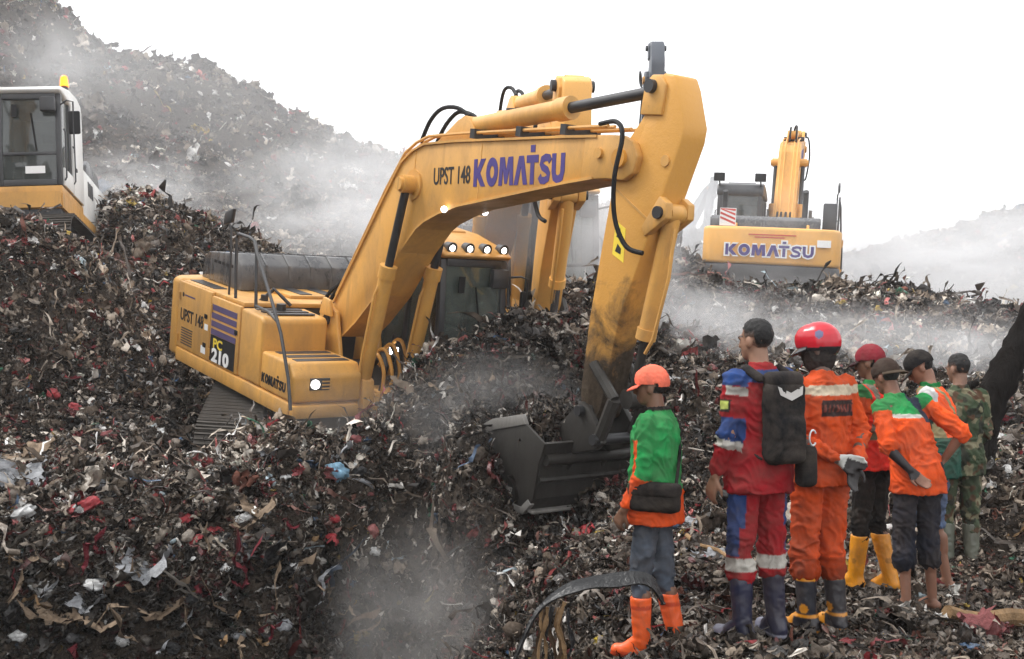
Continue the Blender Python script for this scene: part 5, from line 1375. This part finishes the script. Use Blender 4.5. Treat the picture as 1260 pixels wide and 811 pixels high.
for k in (-1, 1):
    soft('shoulder_strap', [cap_shape((k*.10, -.15, 1.41), (k*.105, -.04, 1.455), .026, .026, 8), cap_shape((k*.105, -.04, 1.455), (k*.115, .08, 1.41), .026, .024, 8), cap_shape((k*.115, .08, 1.41), (k*.12, .125, 1.22), .024, .02, 8), cap_shape((k*.12, .125, 1.22), (k*.15, -.02, 1.05), .016, .014, 8), cap_shape((k*.15, -.02, 1.05), (k*.09, -.15, .99), .014, .012, 8)], srgb(26, 26, 30), bp_, .002)
soft('side_pouch', [soft_box(.155, -.20, .95, .10, .10, .22, .03)], srgb(24, 24, 26), bp_, .003)
MB().tube([(.150+.022*math.cos(a), -.262, 1.10+.04*math.sin(a)) for a in np.linspace(.6, 5.6, 14)], .005, 7).build('carabiner', M_simple('pale aluminium', (.6, .6, .6), .3, .7), bp_)
sb = empty('shoulder_bag', carry(.81, 6.45, 62, 1.64, -.03)); tag(sb, 'black shoulder bag hanging against green and orange jacket', 'bag')
soft('bag_body', [soft_box(-.185, -.07, .975, .09, .31, .17, .035)], srgb(20, 19, 21), sb, .005)
soft('bag_flap', [soft_box(-.19, -.07, 1.02, .098, .32, .09, .03)], srgb(26, 24, 26), sb, .003)
soft('strap', [cap_shape((-.13, -.18, 1.05), (.0, -.155, 1.2), .012, .012, 8), cap_shape((.0, -.155, 1.2), (.09, -.125, 1.36), .012, .012, 8), cap_shape((.09, -.125, 1.36), (.10, -.03, 1.435), .012, .012, 8), cap_shape((.10, -.03, 1.435), (.0, .125, 1.33), .012, .012, 8), cap_shape((.0, .125, 1.33), (-.16, .08, 1.05), .012, .012, 8)], srgb(24, 23, 25), sb, 0, .007)
# ------------------------------------------------------------------ single pieces that stand out of the refuse
_ry = np.exp(np.linspace(np.log(4.2), np.log(70), 900))
def hit(u, v):
    X = (u-630)/1400*_ry; Z = CAM_Z+(405-v)/1400*_ry
    d = Z-height(X, _ry); i = int(np.argmax(d < 0)); i = i if d[i] < 0 else len(_ry)-1
    return Vector((X[i], _ry[i], Z[i]))
def M_plastic(name, col, rough=.35, trans=.0):
    m, n, l, b = newmat(name)
    tc = n.new('ShaderNodeTexCoord'); nz = noise(n, l, 4.0, 6, .7, .6, tc.outputs['Object'])
    r = ramp(n, [(.28, tuple(c*.35 for c in col)), (.5, tuple(c*.85 for c in col)), (.72, tuple(min(.85, c*1.15) for c in col))]); l.new(nz.outputs['Fac'], r.inputs[0])
    l.new(r.outputs[0], b.inputs['Base Color']); b.inputs['Roughness'].default_value = rough; b.inputs['Specular IOR Level'].default_value = .5 if rough < .5 else .12
    bump(n, l, b, nz.outputs['Fac'], .7, .06)
    return m
PLM = {k: M_plastic('refuse ' + k, c, r) for k, c, r in (('red', (.42, .035, .045), .35), ('maroon', (.17, .022, .032), .5), ('pink', (.30, .105, .105), .6), ('white', (.74, .74, .73), .35), ('grey', (.34, .35, .37), .4),
    ('tan', (.27, .20, .14), .8), ('black', (.022, .022, .024), .4), ('blue', (.22, .42, .58), .4), ('yellow', (.55, .40, .05), .5), ('wood', (.30, .19, .10), .8), ('brown', (.13, .085, .055), .8), ('green', (.05, .20, .11), .5))}
_shapes = dict(bag=[blob_mesh('bag', 3, (1, .8, .55), .6, 2.4, 100+i) for i in range(5)],
               sheet=[sheet_mesh('sheet', 14, 12, 1.1, .8, .24, 2.4, 120+i, .5) for i in range(5)],
               strip=[sheet_mesh('strip', 30, 3, 3.0, .11, .42, 1.3, 140+i, .2) for i in range(4)])
for k in _shapes:
    for me in _shapes[k]: me.polygons.foreach_set('use_smooth', [True]*len(me.polygons))
_mc = {}
def piece(kind, colr, u, v, wpx, label, cat, group, seed=0, flat=.35, name=None):
    rg = random.Random(seed*7919+int(u*13+v*29))
    p = hit(u, v); size = wpx/1400*p.y/(1.0 if kind != 'strip' else 1.6)
    i = rg.randrange(len(_shapes[kind])); key = (kind, i, colr)
    if key not in _mc:
        me = _shapes[kind][i].copy(); me.materials.clear(); me.materials.append(PLM[colr]); _mc[key] = me
    o = link(name or {'bag': 'plastic_bag', 'sheet': 'plastic_sheet', 'strip': 'cloth_strip'}[kind], _mc[key])
    o.location = p+Vector((0, 0, size*.12)); o.scale = (size, size*rg.uniform(.8, 1.1), size*rg.uniform(.7, 1.1))
    o.rotation_euler = (rg.uniform(-flat, flat)+.35, rg.uniform(-flat, flat), rg.uniform(-.6, .6) if kind != 'strip' else rg.uniform(-1.6, 1.6))
    if group:
        zone = ('on the near heap edge' if v > 600 else 'on the slope left of the digging excavator' if v > 330 else 'on the bank behind the engine hood') if u < 470 else ('below the digging bucket' if u < 760 else 'on the slope behind the person in red overalls' if u < 1000 else 'by the leaning tree trunk')
        if kind == 'strip': zone = 'over the near heap face'
        label = label + ' ' + zone; group = group + ' ' + zone
    tag(o, label, cat, group); return o
for u, v, w in [(103,628,40),(165,644,24),(240,668,26),(150,718,22),(190,702,18),(403,668,24),(226,640,20),(148,580,22),(265,655,18),(60,655,18),(120,640,18),(305,478,14),(95,505,18),(245,570,14),(60,488,22),(330,660,14),(410,640,16),(75,465,14)]:
    piece('bag', 'red', u, v, w, 'crumpled bright red plastic bag', 'plastic bag', 'bright red plastic bags')
for u, v, w in [(20,520,20),(80,470,22),(130,680,22),(200,690,18),(280,690,22),(250,730,24),(295,720,20),(180,560,18),(100,540,16),(50,600,22),(330,610,18),(360,650,16),(700,665,18),(720,720,18),(640,655,16),(840,560,16),(860,520,14),(1250,470,16),(1240,520,18),(20,430,18),(110,430,16),(560,640,14),(480,610,14)]:
    piece('sheet', 'maroon', u, v, w, 'crumpled dull maroon cloth scrap', 'cloth scrap', 'maroon cloth scraps', name='cloth_scrap')
for u, v, w in [(25,636,34),(52,727,30),(120,722,28),(75,690,18),(300,640,20),(210,660,14),(180,475,14),(360,700,18),(460,680,16),(830,470,20),(850,500,18),(880,470,18),(1245,500,18),(820,620,20),(350,590,14),(280,700,16),(20,785,20),(150,790,18),(1230,540,16),(845,445,16)]:
    piece('bag', 'white', u, v, w, 'crumpled dirty white plastic bag', 'plastic bag', 'dirty white plastic bags')
for u, v, w in [(25,593,62),(185,705,56),(110,745,40),(420,560,30),(330,560,26),(840,650,34),(870,690,30)]:
    piece('sheet', 'grey', u, v, w, 'wide grey plastic sheet', 'plastic sheet', 'grey plastic sheets')
for u, v, w in [(25,575,60),(320,632,40),(300,650,34),(70,760,46),(130,775,44),(200,760,40),(330,700,28),(90,420,22),(150,265,20),(230,262,18),(540,480,22),(600,470,20),(255,640,26),(30,690,30)]:
    piece('sheet', 'tan', u, v, w, 'crumpled tan sack cloth', 'sack cloth', 'tan sack cloths', name='sack_cloth')
_r = random.Random(9)
for k in range(34):
    u = _r.uniform(0, 420); v = _r.uniform(690, 800); c_ = _r.choice(['tan', 'tan', 'brown', 'maroon', 'grey', 'wood'])
    nm_ = 'ochre' if c_ == 'wood' else c_
    piece('strip', c_, u, v, _r.uniform(34, 66), 'limp %s cloth strip hanging' % nm_, 'cloth strip', '%s cloth strips' % nm_, seed=k, flat=.9)
_r = random.Random(5)
for k in range(90):
    u = _r.uniform(5, 470); v = _r.uniform(430, 800)
    kd, cl_, nm, lb, ct, gr = _r.choice([('bag', 'grey', None, 'small crumpled grey plastic bag', 'plastic bag', 'small grey plastic bags'), ('bag', 'black', None, 'tied black bin bag', 'bin bag', 'black bin bags'),
        ('sheet', 'wood', 'cardboard_scrap', 'soggy brown cardboard scrap', 'cardboard', 'brown cardboard scraps'), ('sheet', 'white', 'paper_scrap', 'torn white paper scrap', 'paper', 'white paper scraps'), ('bag', 'pink', None, 'small faded pink plastic bag', 'plastic bag', 'faded pink plastic bags'),
        ('sheet', 'black', 'plastic_sheet', 'small torn black plastic sheet', 'plastic sheet', 'small black plastic sheets')])
    o = piece(kd, cl_, u, v, _r.uniform(9, 20), lb, ct, gr, seed=k, name=nm)
    if cl_ == 'black' and kd == 'bag': o.name = 'bin_bag'
piece('bag', 'blue', 412, 583, 30, 'pale blue plastic bag on dark refuse below the track', 'plastic bag', None)
piece('sheet', 'pink', 1205, 783, 60, 'faded pink plastic sheet on the trodden ledge', 'plastic sheet', None, flat=.1)
piece('bag', 'yellow', 738, 790, 16, 'small yellow wrapper beside the orange rubber boots', 'wrapper', None, name='wrapper')
piece('sheet', 'yellow', 1172, 757, 22, 'yellow scrap lying beside the bare feet', 'plastic scrap', None, flat=.1, name='plastic_scrap')
piece('sheet', 'wood', 1250, 655, 34, 'pale cardboard scrap on the refuse by the leaning trunk', 'cardboard', None, flat=.2, name='cardboard_scrap')
piece('sheet', 'black', 320, 690, 60, 'black tarpaulin scrap sagging over the near heap edge', 'tarpaulin', None, name='tarpaulin_scrap')
piece('bag', 'green', 142, 315, 12, 'small green bottle by the excavator with the white door', 'bottle', None, name='bottle')
def bar(name, label, cat, a, b, r0, r1, colr, lift=.03):
    p = hit(*a); q = hit(*b); mb = MB(); d = q-p
    mb.tube([p+d*t+Vector((0, 0, lift+.02*math.sin(t*7+a[0]))) for t in np.linspace(0, 1, 7)], r0, 8, list(np.linspace(r0, r1, 7)))
    c = (p+q)/2; mb.v = [(v[0]-c.x, v[1]-c.y, v[2]-c.z) for v in mb.v]
    o = mb.build(name, PLM[colr]); o.location = c; tag(o, label, cat); return o
bar('pole', 'thin grey pole lying on refuse beside the pale blue bag', 'pole', (425, 588), (468, 606), .025, .02, 'grey')
bar('timber', 'long weathered timber lying across the trodden ledge', 'timber', (1165, 766), (1275, 775), .05, .06, 'wood', .05)
bar('timber', 'dark broken branch lying on the ledge behind the timber', 'branch', (1150, 742), (1185, 752), .02, .015, 'brown')
bar('branch', 'pale bent branch in the refuse behind the person in red', 'branch', (845, 668), (905, 702), .018, .012, 'wood', .06)

# ------------------------------------------------------------------ black rubber sheet arching in front of the boots
def ribbon(path, widths, thick, name, mat, parent=None, twist=None):
    mb = MB(); vs = []; n = len(path)
    for i, p in enumerate(path):
        d = (path[min(i+1, n-1)]-path[max(i-1, 0)]).normalized()
        sd = Vector((0, .75, .66)) if twist is None else twist[i]
        sd = (sd-d*sd.dot(d)).normalized(); up = sd.cross(d).normalized()
        w = widths[i]
        for a, b_ in ((-1, 1), (-.33, 1.9), (.33, 1.9), (1, 1), (1, -1), (.33, -.2), (-.33, -.2), (-1, -1)):
            vs.append(p+sd*w*a*.5+up*thick*b_*.5)
    fs = [(i*8+k, i*8+(k+1) % 8, (i+1)*8+(k+1) % 8, (i+1)*8+k) for i in range(n-1) for k in range(8)]
    fs += [tuple(range(7, -1, -1)), tuple(range((n-1)*8, n*8))]
    mb.add(vs, fs); return mb.build(name, mat, parent, smooth=50)
rs = empty('rubber_sheet', loc=px(640, 820, 5.75)); tag(rs, 'bent black rubber sheet arching out of the litter before orange boots', 'rubber sheet')
base = rs.location
pth = smooth_path([px(622, 840, 5.75)-base, px(640, 795, 5.76)-base, px(662, 752, 5.78)-base, px(690, 728, 5.8)-base, px(725, 718, 5.82)-base, px(765, 712, 5.85)-base, px(798, 714, 5.88)-base, px(812, 732, 5.9)-base, px(816, 742, 5.9)-base])
nn_ = len(pth)
pth = [p+Vector((0, random.uniform(-.004, .004), .004*math.sin(p.x*23))) for p in pth]
wd = [.028+.055*math.sin(math.pi*min(1, max(0, (i/(nn_-1)-.30)/.7)))**.7 if i/(nn_-1) > .3 else .028 for i in range(nn_)]
wd = [w*(1+.08*math.sin(i*.7)) for i, w in enumerate(wd)]
ribbon(pth, wd, .012, 'sheet', M_plastic('cracked black rubber', (.010, .010, .011), .32), rs)
ts = empty('torn_sack', loc=px(676, 815, 5.9)); tag(ts, 'torn brown and orange sack hanging under the black rubber sheet', 'sack')
tb_ = ts.location
for k in range(9):
    u0 = 662+k*4.2+random.uniform(-3, 3); Yk = 5.83+random.uniform(-.03, .12)
    pp = smooth_path([px(u0+4, 742+random.uniform(-4, 6), Yk)-tb_, px(u0+random.uniform(-5, 6), 768, Yk)-tb_, px(u0+random.uniform(-9, 9), 795, Yk+.03)-tb_, px(u0+random.uniform(-14, 12), 832, Yk+.05)-tb_], 4)
    ribbon(pp, [random.uniform(.010, .028) for _ in pp], .006, 'torn_strip', PLM[('wood', 'brown', 'wood', 'black', 'brown')[k % 5]], ts, [Vector((1, random.uniform(-.5, .5), 0)) for _ in pp])

# ------------------------------------------------------------------ leaning tree trunk
m, n, l, b = newmat('dark moist bark')
tc = n.new('ShaderNodeTexCoord'); mp = n.new('ShaderNodeMapping'); mp.inputs['Scale'].default_value = (1, 1, .25); l.new(tc.outputs['Object'], mp.inputs[0])
nz = noise(n, l, 14, 8, .7, .6, mp.outputs[0]); r = ramp(n, [(.3, (.006, .005, .0045)), (.6, (.016, .0135, .012)), (.8, (.036, .03, .026))]); l.new(nz.outputs['Fac'], r.inputs[0])
l.new(r.outputs[0], b.inputs['Base Color']); b.inputs['Roughness'].default_value = .85; b.inputs['Specular IOR Level'].default_value = .08; bump(n, l, b, nz.outputs['Fac'], 1.0, .05); MT['bark'] = m
tp_ = [px(1204, 650, 9.0), px(1203, 600, 9.0), px(1206, 555, 9.0), px(1215, 510, 9.0), px(1236, 460, 9.0), px(1260, 412, 9.0), px(1290, 345, 9.0), px(1318, 250, 9.05), px(1362, 140, 9.1)]
tree = empty('tree', loc=tp_[1]); tag(tree, 'dark bare leaning tree trunk rising beside the camouflage uniform', 'tree')
def limb(pts, rads, name, par):
    pts = smooth_path([p-tp_[1] for p in pts], 7); k = len(pts)
    rr_ = list(np.interp(np.linspace(0, 1, k), np.linspace(0, 1, len(rads)), rads))
    mb = MB().tube(pts, .1, 14, rr_); P = np.array(mb.v); c = np.repeat(np.array([p[:] for p in pts]), 14, 0)
    dv = P-c; f = 1+.22*pnoise(P/.11)+.12*pnoise(P/.04); mb.v = [tuple(x) for x in c+dv*f[:, None]]
    return mb.build(name, MT['bark'], par, smooth=60)
trunk = limb(tp_, [.16, .125, .108, .112, .122, .12, .115, .105, .09], 'trunk', tree)
limb([px(1210, 545, 9.0), px(1196, 500, 8.98), px(1190, 478, 8.95), px(1204, 470, 8.93)], [.07, .055, .045, .02], 'limb', tree)
limb([px(1318, 250, 9.05), px(1345, 235, 8.9), px(1380, 190, 8.8)], [.07, .05, .03], 'limb', tree)

# ------------------------------------------------------------------ refuse caught in and round the bucket
rg = np.random.default_rng(77)
MWm = np.array(pose(-53.3, 9.8, 0, (-2.45, 15.1, CAM_Z-1.77)))
N_ = 2600
q = np.stack([rg.uniform(4.35, 5.1, N_), rg.uniform(-.54, .34, N_), np.zeros(N_)], -1)
q[:, 2] = 1.46+.34*np.sqrt(np.clip(1-((q[:, 0]-4.7)/.6)**2, 0, 1))*np.clip(1-((q[:, 1]+.1)/.6)**2, 0, 1)+rg.uniform(-.12, .08, N_)
w_ = q @ MWm[:3, :3].T + MWm[:3, 3]
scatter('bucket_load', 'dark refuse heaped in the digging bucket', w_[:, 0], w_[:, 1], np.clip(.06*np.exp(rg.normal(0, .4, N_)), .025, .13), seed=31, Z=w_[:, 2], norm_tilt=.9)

# ------------------------------------------------------------------ steam and haze
def M_steam(name, dens, colr, seed, scale=2.2, lo=.42, hi=.75, anis=.2):
    m = bpy.data.materials.new(name); m.use_nodes = True; n = m.node_tree.nodes; l = m.node_tree.links; n.clear()
    o = n.new('ShaderNodeOutputMaterial'); v = n.new('ShaderNodeVolumePrincipled'); l.new(v.outputs[0], o.inputs['Volume'])
    v.inputs['Color'].default_value = (*colr, 1); v.inputs['Anisotropy'].default_value = anis
    tc = n.new('ShaderNodeTexCoord')
    ln = n.new('ShaderNodeVectorMath'); ln.operation = 'LENGTH'; l.new(tc.outputs['Object'], ln.inputs[0])
    fo = n.new('ShaderNodeMapRange'); fo.interpolation_type = 'SMOOTHSTEP'; fo.inputs[1].default_value = .97; fo.inputs[2].default_value = .12; fo.inputs[3].default_value = 0; fo.inputs[4].default_value = 1
    l.new(ln.outputs['Value'], fo.inputs[0])
    ad = n.new('ShaderNodeVectorMath'); ad.operation = 'ADD'; ad.inputs[1].default_value = (seed*1.7, seed*.9, seed*2.3); l.new(tc.outputs['Object'], ad.inputs[0])
    n0 = noise(n, l, 1.6, 4, .65, .8, ad.outputs[0])
    wob = n.new('ShaderNodeMath'); wob.operation = 'MULTIPLY_ADD'; l.new(n0.outputs['Fac'], wob.inputs[0]); wob.inputs[1].default_value = 1.3; wob.inputs[2].default_value = -.62
    sm_ = n.new('ShaderNodeMath'); sm_.operation = 'ADD'; l.new(ln.outputs['Value'], sm_.inputs[0]); l.new(wob.outputs[0], sm_.inputs[1])
    mxx = n.new('ShaderNodeMath'); mxx.operation = 'MAXIMUM'; l.new(sm_.outputs[0], mxx.inputs[0]); l.new(ln.outputs['Value'], mxx.inputs[1])
    l.new(mxx.outputs[0], fo.inputs[0])
    nz = noise(n, l, scale, 5, .62, 1.0, ad.outputs[0])
    mr = n.new('ShaderNodeMapRange'); mr.inputs[1].default_value = lo; mr.inputs[2].default_value = hi; mr.inputs[3].default_value = .0; mr.inputs[4].default_value = 1; l.new(nz.outputs['Fac'], mr.inputs[0])
    mu = n.new('ShaderNodeMath'); mu.operation = 'MULTIPLY'; l.new(fo.outputs[0], mu.inputs[0]); l.new(mr.outputs[0], mu.inputs[1])
    m2 = n.new('ShaderNodeMath'); m2.operation = 'MULTIPLY'; m2.inputs[1].default_value = dens; l.new(mu.outputs[0], m2.inputs[0]); l.new(m2.outputs[0], v.inputs['Density'])
    return m
def steam(u, v, Y, rx, ry, rz, dens, label, colr=(.93, .93, .94), scale=2.2, lo=.36, hi=.72, rot=0.0):
    steam.k += 1
    me = MB().sphere((0, 0, 0), 1, 20, 12).mesh('steam')
    o = link('steam', me, M_steam('steam %d' % steam.k, dens, colr, steam.k, scale, lo, hi))
    o.location = px(u, v, Y); o.scale = (rx, ry, rz); o.rotation_euler = (0, R_(rot), 0)
    tag(o, label, 'steam', kind='stuff'); return o
steam.k = 0
steam(535, 800, 8.9, 1.15, .9, 1.35, 2.4, 'grey steam rising out of the pit below the bucket', (.50, .49, .48), 2.2)
steam(600, 505, 11.4, 1.3, .9, .8, 1.9, 'grey smoke drifting over the digging bucket', (.40, .40, .40))
steam(460, 510, 12.4, 1.8, .7, .6, 1.1, 'thin dust under the front of the digging excavator', (.6, .59, .58))
steam(440, 262, 26, 4.6, 3.0, 2.2, 1.0, 'white steam behind the engine hood', scale=2.6)
steam(490, 205, 33, 4.2, 4, 3.6, .38, 'white steam drifting up past the boom foot', scale=2.4)
steam(850, 425, 16.0, 2.9, 1.5, 1.2, 2.6, 'white steam on the slope right of the arm', scale=2.6)
steam(740, 315, 20, 2.2, 1.8, 2.2, 2.2, 'white steam between the boom and arm')
steam(735, 300, 16.6, 1.0, .8, 1.15, 3.0, 'white steam just behind the muddy arm', lo=.25)
steam(960, 365, 21.6, 2.8, .9, .6, 1.9, 'white steam at the foot of the rear-facing excavator', scale=2.8)
steam(945, 300, 21.4, 3.0, .8, 2.2, .35, 'thin steam drifting over the rear-facing excavator', scale=2.4)
steam(1180, 350, 30, 9.5, 5, 2.6, 1.2, 'bank of white steam on the right hillside', scale=2.8)
steam(1150, 295, 52, 17, 7, 5.5, .42, 'high pale steam before the far right hill', scale=2.2)
steam(850, 290, 44, 7, 4, 5, .75, 'white steam in front of the far excavator', scale=2.2)
steam(75, 80, 36, 3.6, 4, 2.0, .25, 'white steam high on the left hillside', scale=2.5)
steam(165, 235, 25.5, 2.8, 2, 1.3, .9, 'white steam behind the excavator with the white door', scale=2.7)
steam(230, 150, 40, 15, 8, 9, .055, 'even thin veil of haze over the left hillside', scale=2.0, lo=.05, hi=.6)
steam(1090, 445, 14.8, 3.6, 1.8, 1.1, 1.5, 'thin steam on the slope behind the people', scale=3.0)
steam(640, 278, 17.2, 1.15, 1.2, .95, 2.2, 'dark grey smoke behind the cab', (.42, .42, .43), lo=.25)
hz_lo = float(_GZ.min())-1.2; hz_hi = max(float(_GZ.max()), 14.0)+1.5
hx = float(np.abs(_GX).max())+4
hz = MB().box(-hx, hx, float(_GY.min())-4, float(_GY.max())+4, hz_lo, hz_hi).build('haze', None)
m = bpy.data.materials.new('pale haze'); m.use_nodes = True; n = m.node_tree.nodes; n.clear()
o_ = n.new('ShaderNodeOutputMaterial'); v_ = n.new('ShaderNodeVolumePrincipled'); m.node_tree.links.new(v_.outputs[0], o_.inputs['Volume'])
v_.inputs['Color'].default_value = (.95, .95, .96, 1); v_.inputs['Density'].default_value = .0011; v_.inputs['Anisotropy'].default_value = .15
hz.data.materials.append(m); tag(hz, 'pale haze over the whole landfill', 'haze', kind='stuff')
